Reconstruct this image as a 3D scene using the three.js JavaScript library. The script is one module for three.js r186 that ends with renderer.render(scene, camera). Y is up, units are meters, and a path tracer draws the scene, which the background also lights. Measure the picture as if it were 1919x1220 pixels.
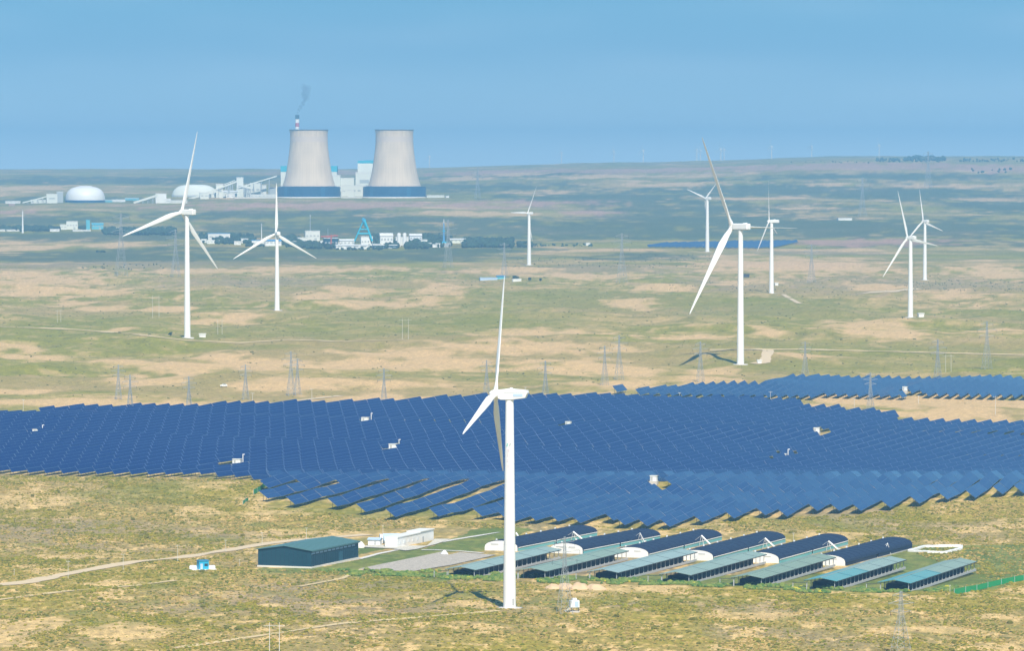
import * as THREE from 'three';
import { mergeGeometries } from 'three/addons/utils/BufferGeometryUtils.js';
import { RoundedBoxGeometry } from 'three/addons/geometries/RoundedBoxGeometry.js';

// seeded random numbers and gradient noise
function rng(seed) { let a = seed >>> 0; return () => { a = (a + 0x6D2B79F5) | 0; let t = Math.imul(a ^ (a >>> 15), 1 | a); t = (t + Math.imul(t ^ (t >>> 7), 61 | t)) ^ t; return ((t ^ (t >>> 14)) >>> 0) / 4294967296; }; }
const perm = new Uint8Array(512); { const r = rng(77), p = [...Array(256).keys()]; for (let i = 255; i > 0; i--) { const j = Math.floor(r() * (i + 1)); [p[i], p[j]] = [p[j], p[i]]; } for (let i = 0; i < 512; i++) perm[i] = p[i & 255]; }
const GX = [], GY = []; for (let i = 0; i < 16; i++) { GX.push(Math.cos(i * Math.PI / 8 + .2)); GY.push(Math.sin(i * Math.PI / 8 + .2)); }
function noise(x, y) {
  const xi = Math.floor(x), yi = Math.floor(y), fx = x - xi, fy = y - yi, X = xi & 255, Y = yi & 255;
  const u = fx * fx * fx * (fx * (fx * 6 - 15) + 10), v = fy * fy * fy * (fy * (fy * 6 - 15) + 10);
  const g = (a, b, dx, dy) => { const h = perm[perm[a & 255] + (b & 255)] & 15; return GX[h] * dx + GY[h] * dy; };
  const a = g(X, Y, fx, fy), b = g(X + 1, Y, fx - 1, fy), c = g(X, Y + 1, fx, fy - 1), d = g(X + 1, Y + 1, fx - 1, fy - 1);
  return 1.5 * (a + (b - a) * u + (c - a + (a - b - c + d) * u) * v);
}
function fbm(x, y, n = 3) { let s = 0, a = 1, t = 0; for (let i = 0; i < n; i++) { s += a * noise(x, y); t += a; a *= .5; x = x * 2.03 + 17.3; y = y * 2.03 - 9.1; } return s / t * 1.3; }

// ------------------------------------------------------------------ camera, sky, sun, exposure
const F = 8850, PW = 1919, PH = 1220, CX = 959.5, CY = 610, EYE = 150;      // focal length in photo pixels, eye height
const PITCH = Math.atan((CY - 300) / F), cP = Math.cos(PITCH), sP = Math.sin(PITCH);
const scene = new THREE.Scene();
const camera = new THREE.PerspectiveCamera(2 * Math.atan(CY / F) * 180 / Math.PI, 1024 / 652, 10, 90000);
camera.position.set(0, EYE, 0);
camera.rotation.x = -PITCH;
camera.updateMatrixWorld();

const SUN_AZ = 11 * Math.PI / 180, SUN_EL = 46 * Math.PI / 180;             // behind the camera, a little to its right
const sunDir = new THREE.Vector3(Math.sin(SUN_AZ) * Math.cos(SUN_EL), Math.sin(SUN_EL), Math.cos(SUN_AZ) * Math.cos(SUN_EL));
{
  const sw = 1024, sh = 1024, data = new Float32Array(sw * sh * 4);
  const stops = [[-90, .80, .96, 1.04], [-1, .80, .96, 1.04], [0, .80, .96, 1.04], [.5, .33, .50, .615], [1.3, .168, .348, .507], [2.2, .13, .33, .49], [6, .11, .29, .47], [20, .09, .23, .41], [50, .065, .17, .34], [90, .05, .13, .29]];
  for (let j = 0; j < sh; j++) {
    const el = (j + .5) / sh * 180 - 90;
    let k = 0; while (k < stops.length - 2 && el > stops[k + 1][0]) k++;
    const a = stops[k], b = stops[k + 1], t = Math.min(1, Math.max(0, (el - a[0]) / (b[0] - a[0])));
    for (let i = 0; i < sw; i++) {
      const w = Math.max(0, fbm(i / 9, el * 3.1, 3)) * .05 * Math.exp(-el * el / 200);              // thin high wisps
      for (let c = 0; c < 4; c++) data[(j * sw + i) * 4 + c] = c < 3 ? a[c + 1] + (b[c + 1] - a[c + 1]) * t + w * [1.3, 1, .8][c] : 1;
    }
  }
  const sky = new THREE.DataTexture(data, sw, sh, THREE.RGBAFormat, THREE.FloatType);
  sky.mapping = THREE.EquirectangularReflectionMapping; sky.magFilter = sky.minFilter = THREE.LinearFilter; sky.needsUpdate = true;
  scene.background = sky; scene.environment = sky;
}
const sun = new THREE.DirectionalLight(new THREE.Color(1, .92, .78), 5);
sun.position.copy(sunDir).multiplyScalar(3000).add(new THREE.Vector3(0, 0, -3000));
sun.target.position.set(0, 0, -3000);
sun.castShadow = true;
Object.assign(sun.shadow.camera, { left: -1500, right: 1500, top: 3000, bottom: -3000, near: 10, far: 12000 });
sun.shadow.mapSize.set(4096, 4096);
scene.add(sun, sun.target);
const renderer = new THREE.WebGLRenderer();
renderer.setSize(1024, 652);
renderer.toneMapping = THREE.LinearToneMapping;
renderer.toneMappingExposure = 1.35;
renderer.shadowMap.enabled = true;
scene.fog = new THREE.FogExp2(new THREE.Color(.29, .625, .95), 7.2e-5);

// ------------------------------------------------------------------ small tools
const clamp = (x, a, b) => Math.min(b, Math.max(a, x)), lerp = (a, b, t) => a + (b - a) * t;
const sm = (a, b, x) => { const t = clamp((x - a) / (b - a), 0, 1); return t * t * (3 - 2 * t); };
const V = (x, y, z) => new THREE.Vector3(x, y, z);
const RGB = (r, g, b) => new THREE.Color().setRGB(r, g, b);
const std = (c, roughness = .85, extra = {}) => new THREE.MeshStandardMaterial({ color: RGB(...c), roughness, ...extra });

const taken = {};
function numbered(name) { const n = taken[name] = (taken[name] ?? -1) + 1; return n ? `${name}_${String(n).padStart(3, '0')}` : name; }
function norm(g) { let q = g.index ? g.toNonIndexed() : g; for (const k of Object.keys(q.attributes)) if (!['position', 'normal', 'uv'].includes(k)) q.deleteAttribute(k); if (!q.attributes.normal) q.computeVertexNormals(); if (!q.attributes.uv) q.setAttribute('uv', new THREE.BufferAttribute(new Float32Array(q.attributes.position.count * 2), 2)); return q; }
const merge = (gs) => Array.isArray(gs) ? (gs.length === 1 ? gs[0] : mergeGeometries(gs.map(norm))) : gs;
function meta(o, label, category, group, kind) { if (label) o.userData.label = label; if (category) o.userData.category = category; if (group) o.userData.group = group; if (kind) o.userData.kind = kind; return o; }
function thing(name, label, category, p = V(0, 0, 0), turn = 0, group) { const o = new THREE.Group(); o.name = numbered(name); o.position.copy(p); o.rotation.y = turn; scene.add(o); return meta(o, label, category, group); }
function part(name, gs, m, parent, label) { const o = new THREE.Mesh(merge(gs), m); o.name = name; o.castShadow = o.receiveShadow = true; parent.add(o); if (label) o.userData.label = label; return o; }
function solo(name, gs, m, label, category, group, kind) { const o = part(numbered(name), gs, m, scene); return meta(o, label, category, group, kind); }
const structure = (name, gs, m) => solo(name, gs, m, null, null, null, 'structure');
const bx = (w, h, d, x = 0, y = 0, z = 0, ry = 0) => { const g = new THREE.BoxGeometry(w, h, d); g.translate(0, h / 2, 0); if (ry) g.rotateY(ry); return g.translate(x, y, z); };
const tube = (a, b, r, n = 6, r2 = r) => { const d = b.clone().sub(a), g = new THREE.CylinderGeometry(r2, r, d.length(), n, 1); g.applyQuaternion(new THREE.Quaternion().setFromUnitVectors(V(0, 1, 0), d.normalize())); return g.translate((a.x + b.x) / 2, (a.y + b.y) / 2, (a.z + b.z) / 2); };
const bar = (a, b, t) => tube(a, b, t * .7, 4);
const lathe = (pts, n = 24) => new THREE.LatheGeometry(pts.map(([r, y]) => new THREE.Vector2(r, y)), n);

// ------------------------------------------------------------------ terrain: heights along the valley (D = metres ahead), then undulations
const PROFILE = [[300, 8], [1000, 5], [1400, 4], [1537, 4], [1700, 2], [1900, 1], [2050, 1.5], [2150, 3], [2255, -4.5], [2360, -5], [2500, -4.5], [2700, -2.5], [2950, -.5], [3430, 2], [3766, 8], [4100, 8], [4609, 3], [4900, 5], [5500, 2], [6034, 0], [6640, 5], [6843, 3], [7500, 8], [8500, 20], [9800, 42], [11150, 62], [13000, 84], [16000, 106], [18000, 113], [24000, 96], [42000, 40]];
function profile(D) {
  let i = 0; while (i < PROFILE.length - 2 && D > PROFILE[i + 1][0]) i++;
  const p = PROFILE, k = (j) => p[clamp(j, 0, p.length - 1)], [x0, y0] = k(i), [x1, y1] = k(i + 1), h = x1 - x0, t = clamp((D - x0) / h, 0, 1);
  const sl = (a, b) => (b[1] - a[1]) / (b[0] - a[0]), s1 = sl(k(i), k(i + 1)), s0 = i ? sl(k(i - 1), k(i)) : s1, s2 = i < p.length - 2 ? sl(k(i + 1), k(i + 2)) : s1;
  const m0 = s0 * s1 <= 0 ? 0 : 2 * s0 * s1 / (s0 + s1), m1 = s1 * s2 <= 0 ? 0 : 2 * s1 * s2 / (s1 + s2), t2 = t * t, t3 = t2 * t;
  return y0 * (2 * t3 - 3 * t2 + 1) + m0 * h * (t3 - 2 * t2 + t) + y1 * (3 * t2 - 2 * t3) + m1 * h * (t3 - t2);
}
function height(x, D) {
  const s = x / D; let e = profile(D);
  const rise = clamp((s + .03) / .05, 0, 1) * 24 + clamp((s - .03) / .04, 0, 1) * 22;                    // the far hills climb to the right
  e += sm(10500, 15200, D) * rise * (1 - sm(24000, 40000, D)) + sm(17500, 24000, D) * rise * .5;
  const near = 1 - sm(2080, 2260, D), yard = sm(1590, 1640, D) * (1 - sm(1850, 1900, D)) * sm(-125, -105, x) * (1 - sm(185, 215, x));
  if (near > 0) e += near * (1 - .93 * yard) * (1.5 * fbm(x / 75, D / 110, 3) + .5 * noise(x / 13, D / 16));
  const field = sm(2080, 2260, D) * (1 - sm(2900, 3100, D));
  if (field > 0) e += field * (1.8 * fbm(x / 170, D / 170, 2));
  const mid = sm(2900, 3250, D) * (1 - sm(6000, 6900, D));
  if (mid > 0) { const n = noise(x / 120 + 3.1, D / 190), m = Math.max(0, n + .1); e += mid * (9.5 * m * m * (1.6 - m) + 3.2 * fbm(x / 70 + 9, D / 120, 3)); }
  const far = sm(6300, 8500, D);
  if (far > 0) { const pad = sm(10300, 10700, D) * (1 - sm(11900, 12500, D)) * sm(-1150, -1000, x) * (1 - sm(-150, 0, x)); e += far * (1 - .9 * pad) * (5.5 * fbm(x / 520, D / 800, 3) + 1.5 * noise(x / 150, D / 260)); }
  return e;
}
const rowsD = [300, 500, 700, 900, 1050, 1150, 1230, 1290, 1330];
for (let y = 1268; ; y -= 1.25) { const D = F * EYE / (y - 300); if (D > 21000) break; if (D > rowsD[rowsD.length - 1] + .4) rowsD.push(D); }
for (let D = 22000; D <= 28000; D += 1000) rowsD.push(D);
const colS = []; for (let s = -.22; s < -.1165; s += .004) colS.push(s); for (let s = -.1165; s <= .1166; s += .00036) colS.push(s); for (let s = .1205; s <= .221; s += .004) colS.push(s);
const NR = rowsD.length, NC = colS.length, HG = new Float32Array(NR * NC);
for (let i = 0; i < NR; i++) for (let j = 0; j < NC; j++) HG[i * NC + j] = height(colS[j] * rowsD[i], rowsD[i]);
const seek = (arr, v) => { let a = 0, b = arr.length - 2; while (a < b) { const m = (a + b + 1) >> 1; if (arr[m] <= v) a = m; else b = m - 1; } return a; };
function ground(x, D) {                                                   // height of the built ground sheet
  const s = x / D, i = seek(rowsD, D), j = seek(colS, s), u = clamp((s - colS[j]) / (colS[j + 1] - colS[j]), 0, 1), v = clamp((D - rowsD[i]) / (rowsD[i + 1] - rowsD[i]), 0, 1), k = i * NC + j;
  return lerp(lerp(HG[k], HG[k + 1], u), lerp(HG[k + NC], HG[k + NC + 1], u), v);
}
function at(px, py) {                                                     // where the line of sight through a photo pixel meets the ground
  const a = (px - CX) / F, b = (CY - py) / F, q = cP + b * sP, dx = a / q, dy = (-sP + b * cP) / q;
  let lo = 900, hi = 0;
  for (let D = 900; D < 27900; D += clamp(D * D / 200000, 3, 60)) { if (EYE + dy * D < ground(dx * D, D)) { hi = D; break; } lo = D; }
  if (!hi) { hi = lo = 27800; }
  for (let k = 0; k < 30 && hi > lo; k++) { const m = (lo + hi) / 2; if (EYE + dy * m < ground(dx * m, m)) hi = m; else lo = m; }
  const D = (lo + hi) / 2, x = dx * D; return { x, D, y: ground(x, D), m: D / F, v: V(x, ground(x, D), -D) };
}
function pixel(x, y, D) { const h = y - EYE, z = D * cP - h * sP; return [CX + F * x / z, CY - F * (h * cP + D * sP) / z]; }
function inside(poly, x, D) { let c = false; for (let i = 0, j = poly.length - 1; i < poly.length; j = i++) { const a = poly[i], b = poly[j]; if ((a.D > D) !== (b.D > D) && x < (b.x - a.x) * (D - a.D) / (b.D - a.D) + a.x) c = !c; } return c; }
const polyAt = (pts) => pts.map(([a, b]) => at(a, b));

// ------------------------------------------------------------------ what grows and lies on the ground (colour of earth, grass, sand)
const patch = (px, py, rx, ry, kind, amt = 1) => { const c = at(px, py), a = at(px, py - ry), b = at(px, py + ry); return { x: c.x, D: c.D, rx: rx * c.m, rD: Math.max(8, Math.min(Math.abs(a.D - b.D) / 2, 900)), kind, amt }; };
const sandPx = [
  [60, 935, 100, 20], [30, 1185, 75, 28], [260, 1180, 120, 16], [100, 1165, 90, 10], [370, 960, 40, 12], [400, 910, 60, 8], [480, 940, 30, 18], [640, 1150, 60, 6], [880, 1132, 90, 7], [1150, 1105, 90, 9], [1240, 1103, 70, 8], [1540, 1000, 60, 8], [1830, 993, 60, 7], [1890, 985, 40, 8], [220, 1095, 80, 6], [560, 1015, 90, 6], [700, 1005, 120, 8], [1270, 985, 60, 6], [1440, 962, 60, 6], [1360, 1150, 120, 6], [1750, 1180, 130, 6], [550, 1000, 140, 5], [150, 1040, 120, 5], [500, 960, 90, 5],
  [86, 528, 110, 14], [69, 552, 60, 12], [193, 549, 60, 8], [138, 569, 40, 6], [193, 580, 60, 5], [310, 580, 65, 6], [379, 604, 35, 7], [458, 593, 35, 6], [613, 554, 60, 9], [224, 618, 30, 4], [20, 649, 70, 7], [69, 667, 70, 7], [406, 666, 45, 8], [241, 680, 60, 6], [344, 683, 120, 10], [482, 683, 130, 14], [293, 711, 90, 8], [551, 718, 110, 10], [21, 735, 60, 6], [138, 755, 150, 12], [330, 760, 120, 8],
  [826, 545, 50, 13], [667, 545, 60, 7], [709, 570, 120, 5], [1180, 569, 45, 10], [1019, 624, 130, 6], [984, 651, 200, 14], [743, 665, 130, 11], [709, 686, 150, 16], [881, 682, 120, 12], [1087, 686, 120, 12], [1191, 700, 60, 8], [743, 720, 110, 8], [1156, 720, 90, 8], [692, 748, 110, 8], [1088, 744, 110, 9],
  [1300, 635, 50, 6], [1445, 623, 50, 6], [1624, 607, 90, 9], [1665, 623, 70, 12], [1865, 621, 40, 6], [1504, 666, 60, 4], [1332, 700, 50, 6], [1314, 714, 60, 8], [1762, 755, 260, 14], [1779, 773, 150, 15], [1840, 795, 90, 9], [1488, 495, 190, 17], [1870, 512, 80, 16], [1788, 555, 60, 10], [1650, 545, 60, 5], [1240, 535, 60, 6], [600, 505, 170, 6], [400, 508, 120, 5], [50, 515, 60, 8], [960, 505, 90, 6], [1100, 520, 120, 7], [1600, 505, 90, 8], [1390, 530, 60, 6],
  [60, 353, 75, 7], [900, 402, 130, 4], [1280, 345, 140, 3], [60, 465, 70, 6], [110, 462, 30, 5], [230, 458, 60, 5], [870, 335, 60, 4], [1150, 330, 120, 3], [960, 327, 60, 3], [1560, 345, 60, 3], [1760, 350, 130, 2], [1500, 390, 60, 3], [1420, 373, 120, 2], [1850, 375, 70, 3],
];
const greenPx = [
  [300, 915, 90, 14], [330, 940, 80, 10], [200, 1170, 80, 8], [140, 1150, 60, 6], [700, 960, 200, 10], [550, 985, 120, 8], [400, 1010, 90, 8], [300, 1095, 60, 8], [1500, 975, 120, 9], [1560, 990, 60, 8], [1700, 970, 60, 6], [880, 1110, 90, 8], [1060, 1130, 120, 6], [700, 1095, 160, 8], [450, 1080, 120, 6], [640, 1120, 90, 6],
  [1100, 560, 260, 22], [150, 610, 160, 18], [600, 625, 300, 12], [350, 655, 260, 9], [900, 600, 200, 14], [1450, 590, 200, 16], [820, 705, 300, 5], [200, 695, 200, 6], [1560, 650, 300, 18], [1500, 690, 260, 14], [1850, 680, 120, 16], [700, 590, 200, 12], [1380, 565, 200, 12], [100, 770, 120, 4], [1900, 590, 80, 9], [430, 620, 140, 10], [1000, 715, 160, 5],
];
// cropland and wet meadow: darker green fields with edges of their own
const cropPx = [[200, 481, 330, 13], [640, 480, 330, 12], [860, 470, 170, 9], [1200, 482, 120, 7], [200, 443, 330, 10], [650, 432, 330, 16], [1020, 432, 330, 18], [1300, 415, 260, 22], [1560, 425, 330, 22], [1800, 430, 240, 20], [60, 412, 160, 12], [480, 402, 260, 9], [820, 412, 240, 7], [1150, 372, 240, 14], [1420, 358, 280, 14], [1700, 362, 260, 16], [1880, 385, 140, 16], [1350, 390, 260, 10], [1650, 332, 300, 7], [330, 335, 380, 7], [900, 350, 180, 9], [130, 375, 200, 5], [940, 330, 200, 4], [1250, 440, 200, 10], [1700, 455, 260, 6], [60, 340, 200, 6]];
const greyPx = [[300, 497, 340, 8], [1080, 505, 240, 9], [1700, 535, 260, 12], [1350, 535, 120, 9], [480, 530, 160, 8], [1500, 475, 140, 6], [400, 1000, 150, 10], [1750, 985, 160, 12], [650, 1100, 200, 10], [1400, 1140, 200, 10], [560, 1120, 120, 10], [1560, 960, 120, 9], [130, 985, 160, 12]];
const redPx = [[640, 384, 330, 7], [1000, 379, 130, 4], [1100, 398, 60, 4], [1629, 454, 170, 5], [20, 397, 50, 4], [1250, 319, 260, 4], [1620, 313, 300, 7], [1860, 316, 160, 7], [960, 322, 150, 3], [620, 325, 140, 3], [1480, 495, 150, 8]];
const patches = [...cropPx.map((p) => patch(...p, 4)), ...redPx.map((p) => patch(...p, 3)), ...sandPx.map((p) => patch(...p, 0)), ...greenPx.map((p) => patch(...p, 1)), ...greyPx.map((p) => patch(...p, 2))];
const lawns = [
  [[690, 1062], [672, 1048], [745, 1032], [800, 1027], [840, 1012], [905, 985], [1000, 992], [960, 1010], [905, 1033], [835, 1034], [760, 1052], [690, 1066]],
  [[600, 1066], [672, 1049], [680, 1052], [700, 1068], [830, 1072], [860, 1078], [1700, 1112], [1880, 1100], [1919, 1080], [1919, 1020], [1700, 1022], [1600, 1075], [900, 1080], [820, 1090], [640, 1080]],
  [[690, 1052], [672, 1040], [735, 1026], [670, 1024], [670, 1040]],
  [[490, 1063], [585, 1064], [675, 1049], [690, 1066], [640, 1078], [480, 1072]],
].map(polyAt);
const sandC = [.84, .58, .24], oliveC = [.41, .33, .018], scrubC = [.47, .345, .11], greenC = [.24, .255, .008], greyC = [.40, .30, .165], tanC = [.70, .48, .15], redC = [.64, .36, .25];
const sandM = [.86, .57, .27]; const mix3 = (a, b, t) => [lerp(a[0], b[0], t), lerp(a[1], b[1], t), lerp(a[2], b[2], t)];
const buckets = new Map(); for (const p of patches) { for (let k = Math.floor((p.D - p.rD * 1.7) / 100); k <= Math.floor((p.D + p.rD * 1.7) / 100); k++) { if (!buckets.has(k)) buckets.set(k, []); buckets.get(k).push(p); } }
function cover(x, D) {                                                    // [sand, green, grey, lawn] shares at a spot
  const big = D > 6500 ? 3 : D > 2500 ? 1.5 : 1, n1 = fbm(x / (16 * big), D / (34 * big), 3), n2 = fbm(x / (55 * big) + 40, D / (90 * big), 2);
  const w = [0, 0, 0, 0, 0];
  for (const p of buckets.get(Math.floor(D / 100)) ?? []) { const a = (x - p.x) / p.rx, b = (D - p.D) / p.rD, q = a * a + b * b; if (q < 2.9) { const v = sm(-.25, .35, (1 - Math.sqrt(q)) * .8 + n1 * .75 + n2 * .25); if (v > w[p.kind]) w[p.kind] = v * p.amt; } }
  return [w, n1, n2];
}
const mainPts = [[-30, 785], [60, 780], [160, 775], [300, 773], [430, 770], [560, 767], [700, 764], [850, 755], [1000, 752], [1200, 755], [1420, 757], [1505, 763], [1500, 771], [1600, 779], [1672, 786], [1680, 797], [1780, 800], [1950, 808], [1950, 927], [1850, 932], [1750, 944], [1600, 966], [1500, 969], [1390, 973], [1270, 992], [1130, 986], [1010, 986], [900, 980], [815, 976], [760, 972], [690, 966], [640, 962], [560, 956], [492, 949], [480, 936], [505, 918], [516, 905], [470, 899], [200, 893], [-30, 889]];
let earthTex = null;
function earth(x, D) {
  const [w, n1, n2] = cover(x, D), n4 = fbm(x / 260 + 7, D / 380, 3), fine = noise(x / 2.1, D / 4.5), f2 = noise(x / 5.3 + 4, D / 9);
  let c;
  if (D < 2400) {
    c = mix3(oliveC, scrubC, sm(-.35, .35, n4 + .5 * n2));
    c = mix3(c, tanC, sm(-.05, .55, .8 * f2 + .7 * fine + .4 * n1) * .85);
    c = mix3(c, greyC, sm(.1, .5, fbm(x / 95 - 30, D / 150, 2)) * .65);
    c = mix3(c, sandC, sm(.16, .36, n1 + .35 * n2 + .4 * f2 + .25 * fine) * .9);
    c = mix3(c, greenC, sm(.25, .6, n2 - .5 * n1 + .3 * f2) * .5);
  } else if (D < 6400) {
    c = mix3([.35, .32, .02], [.58, .42, .14], sm(-.4, .4, n4 + .6 * n2 + .3 * f2));
    const st = fbm(x / 34 + 5, D / 48 + 70, 3), s2 = noise(x / 11, D / 26);
    c = mix3(c, [.22, .215, .012], sm(.05, .5, st + .35 * s2) * .7);
    c = mix3(c, sandM, sm(.2, .55, -st + .5 * s2) * .5);
    c = mix3(c, sandM, sm(.2, .62, n1 + .6 * n2) * .8);
    c = mix3(c, [.28, .275, .012], sm(.1, .55, -n1 * .7 + n2 * .6 + .25 * f2) * .6);
    c = mix3(c, scrubC, sm(.05, .3, fbm(x / 330 + 21, D / 420 - 8, 3) + .3 * n1) * .75);
  } else {
    const n5 = fbm(x / 420 + 3, D / 520, 3), n6 = fbm(x / 150, D / 330, 3), n7 = fbm(x / 230 + 60, D / 210, 3);
    c = mix3([.35, .32, .02], [.58, .42, .14], sm(-.25, .4, n5 + .6 * n6));
    c = mix3(c, [.22, .215, .012], sm(-.1, .25, -n7 + .4 * n6) * .7);
    c = mix3(c, scrubC, sm(.0, .3, n7 + .4 * n6) * .7);
    c = mix3(c, sandM, sm(.3, .55, n7 * .55 + n6 * .7 + .2 * n5) * .8);
  }
  c = mix3(c, [.075, .11, .03], w[4] * .85);
  c = mix3(c, D > 2400 ? [.27, .27, .01] : greenC, w[1] * .65); c = mix3(c, greyC, w[2] * .6); c = mix3(c, redC, w[3] * .8);
  c = mix3(c, D > 2400 ? sandM : sandC, w[0] * (D < 2400 ? clamp(.75 + .5 * f2, .3, 1) : .85));
  if (D > 1600 && D < 2000) for (const l of lawns) if (inside(l, x + 1.2 * f2, D + 5 * n1)) { c = mix3([.15, .21, .015], [.27, .285, .045], sm(-.5, .6, n1 + .6 * f2)); break; }
  const k = 1 + (D < 2400 ? .26 : .12) * fine + .1 * f2;
  return [c[0] * k, c[1] * k, c[2] * k];
}
{
  const pos = new Float32Array(NR * NC * 3), col = new Float32Array(NR * NC * 3), uv = new Float32Array(NR * NC * 2), idx = new Uint32Array((NR - 1) * (NC - 1) * 6);
  for (let i = 0, k = 0; i < NR; i++) for (let j = 0; j < NC; j++, k++) {
    const D = rowsD[i], x = colS[j] * D; pos[k * 3] = x; pos[k * 3 + 1] = HG[k]; pos[k * 3 + 2] = -D;
    const c = earth(x, D); col[k * 3] = c[0]; col[k * 3 + 1] = c[1]; col[k * 3 + 2] = c[2]; uv[k * 2] = x / 96; uv[k * 2 + 1] = D / 96;
  }
  for (let i = 0, q = 0; i < NR - 1; i++) for (let j = 0; j < NC - 1; j++) { const a = i * NC + j, b = a + 1, c = a + NC, d = c + 1; idx[q++] = a; idx[q++] = b; idx[q++] = d; idx[q++] = a; idx[q++] = d; idx[q++] = c; }
  const g = new THREE.BufferGeometry(); g.setAttribute('position', new THREE.BufferAttribute(pos, 3)); g.setAttribute('color', new THREE.BufferAttribute(col, 3)); g.setAttribute('uv', new THREE.BufferAttribute(uv, 2)); g.setIndex(new THREE.BufferAttribute(idx, 1)); g.computeVertexNormals();
  const N = 768, td = new Uint8Array(N * N * 4), wrap = (x, y, s) => { let t = 0; for (const [a, b] of [[0, 0], [1, 0], [0, 1], [1, 1]]) { const wx = a ? x / N : 1 - x / N, wy = b ? y / N : 1 - y / N; t += wx * wy * noise((x - a * N + N) / s + 31, (y - b * N + N) / s + 11) * 1.0; } return t; };
  for (let y = 0; y < N; y++) for (let x = 0; x < N; x++) { const t = .92 + .3 * wrap(x, y, 4.2) + .16 * wrap(x, y, 11) + .10 * wrap(x, y, 30), v = clamp(t, .4, 1.12) * 236, k = (y * N + x) * 4; td[k] = clamp(v * 1.0, 0, 255); td[k + 1] = clamp(v * .995, 0, 255); td[k + 2] = clamp(v * .97, 0, 255); td[k + 3] = 255; }
  const tex = new THREE.DataTexture(td, N, N); tex.colorSpace = THREE.SRGBColorSpace; tex.wrapS = tex.wrapT = THREE.RepeatWrapping; tex.magFilter = THREE.LinearFilter; tex.needsUpdate = true;
  earthTex = tex;
  structure('ground', g, new THREE.MeshStandardMaterial({ vertexColors: true, map: tex, roughness: 1 }));
}

// ------------------------------------------------------------------ materials
const M = {
  white: std([.80, .80, .79], .45), offWhite: std([.70, .70, .67], .7), nacelle: std([.76, .76, .75], .5), grey: std([.42, .43, .44], .7), dark: std([.05, .055, .06], .8),
  steel: std([.34, .37, .39], .6), concrete: std([.52, .49, .46], .9), dirtRoad: std([.60, .47, .30], 1), trail: std([.60, .46, .24], 1), concretePale: std([.66, .63, .58], .9),
  teal: std([.19, .285, .26], .6), tealBlue: std([.10, .30, .33], .55), navy: std([.006, .018, .055], .7), warehouse: std([.002, .042, .068], .6), warehouseRoof: std([.08, .18, .185], .55), curtain: std([.16, .46, .50], .6), shadeWall: std([.018, .02, .035], .9),
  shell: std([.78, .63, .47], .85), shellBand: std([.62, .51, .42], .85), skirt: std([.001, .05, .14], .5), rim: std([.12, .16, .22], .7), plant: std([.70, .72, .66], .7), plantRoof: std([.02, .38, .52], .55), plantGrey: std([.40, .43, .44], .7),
  crane: std([.02, .45, .62], .5), red: std([.45, .11, .06], .7), redBand: std([.42, .10, .14], .7), stackTop: std([.03, .08, .13], .8), blueRoof: std([.08, .28, .55], .5), tree: std([.035, .06, .035], 1), trunk: std([.12, .08, .05], 1), brick: std([.33, .22, .18], .9), blueBuilding: std([.10, .42, .55], .6),
  spoil: std([.60, .43, .26], 1), greenNet: std([.015, .30, .09], .8), pole: std([.60, .58, .54], .8), kiosk: std([.02, .36, .60], .5), cabin: std([.72, .75, .78], .5), glass: std([.03, .05, .07], .2), blueSheet: std([.42, .55, .72], .5),
};

// ------------------------------------------------------------------ roads and paved ground
function ribbon(name, pts, width, m, lift = .18) {
  const P = []; for (let i = 0; i < pts.length - 1; i++) { const n = 26; for (let k = 0; k < n; k++) { const t = k / n; P.push([lerp(pts[i][0], pts[i + 1][0], t), lerp(pts[i][1], pts[i + 1][1], t)]); } } P.push(pts[pts.length - 1]);
  const Q = P.map(([a, b]) => at(a, b)), pos = [], idx = [], n = Q.length, acr = 4;
  for (let i = 0; i < n; i++) {
    const a = Q[Math.max(0, i - 2)], b = Q[Math.min(n - 1, i + 2)], dx = b.x - a.x, dD = b.D - a.D, l = Math.hypot(dx, dD) || 1, w = width * (1 + .22 * noise(Q[i].x / 9, Q[i].D / 17));
    for (let k = 0; k <= acr; k++) { const o = (k / acr - .5) * w, x = Q[i].x - dD / l * o, D = Q[i].D + dx / l * o; pos.push(x, ground(x, D) + lift, -D); }
    if (i) for (let k = 0; k < acr; k++) { const u = (i - 1) * (acr + 1) + k, v = u + acr + 1; idx.push(u, v, u + 1, u + 1, v, v + 1); }
  }
  const g = new THREE.BufferGeometry(); g.setAttribute('position', new THREE.Float32BufferAttribute(pos, 3)); g.setIndex(idx); g.computeVertexNormals();
  if (g.attributes.normal.getY(0) < 0) { for (let i = 0; i < idx.length; i += 3) [idx[i], idx[i + 1]] = [idx[i + 1], idx[i]]; g.setIndex(idx); g.computeVertexNormals(); }
  return structure(name, g, m);
}
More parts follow.
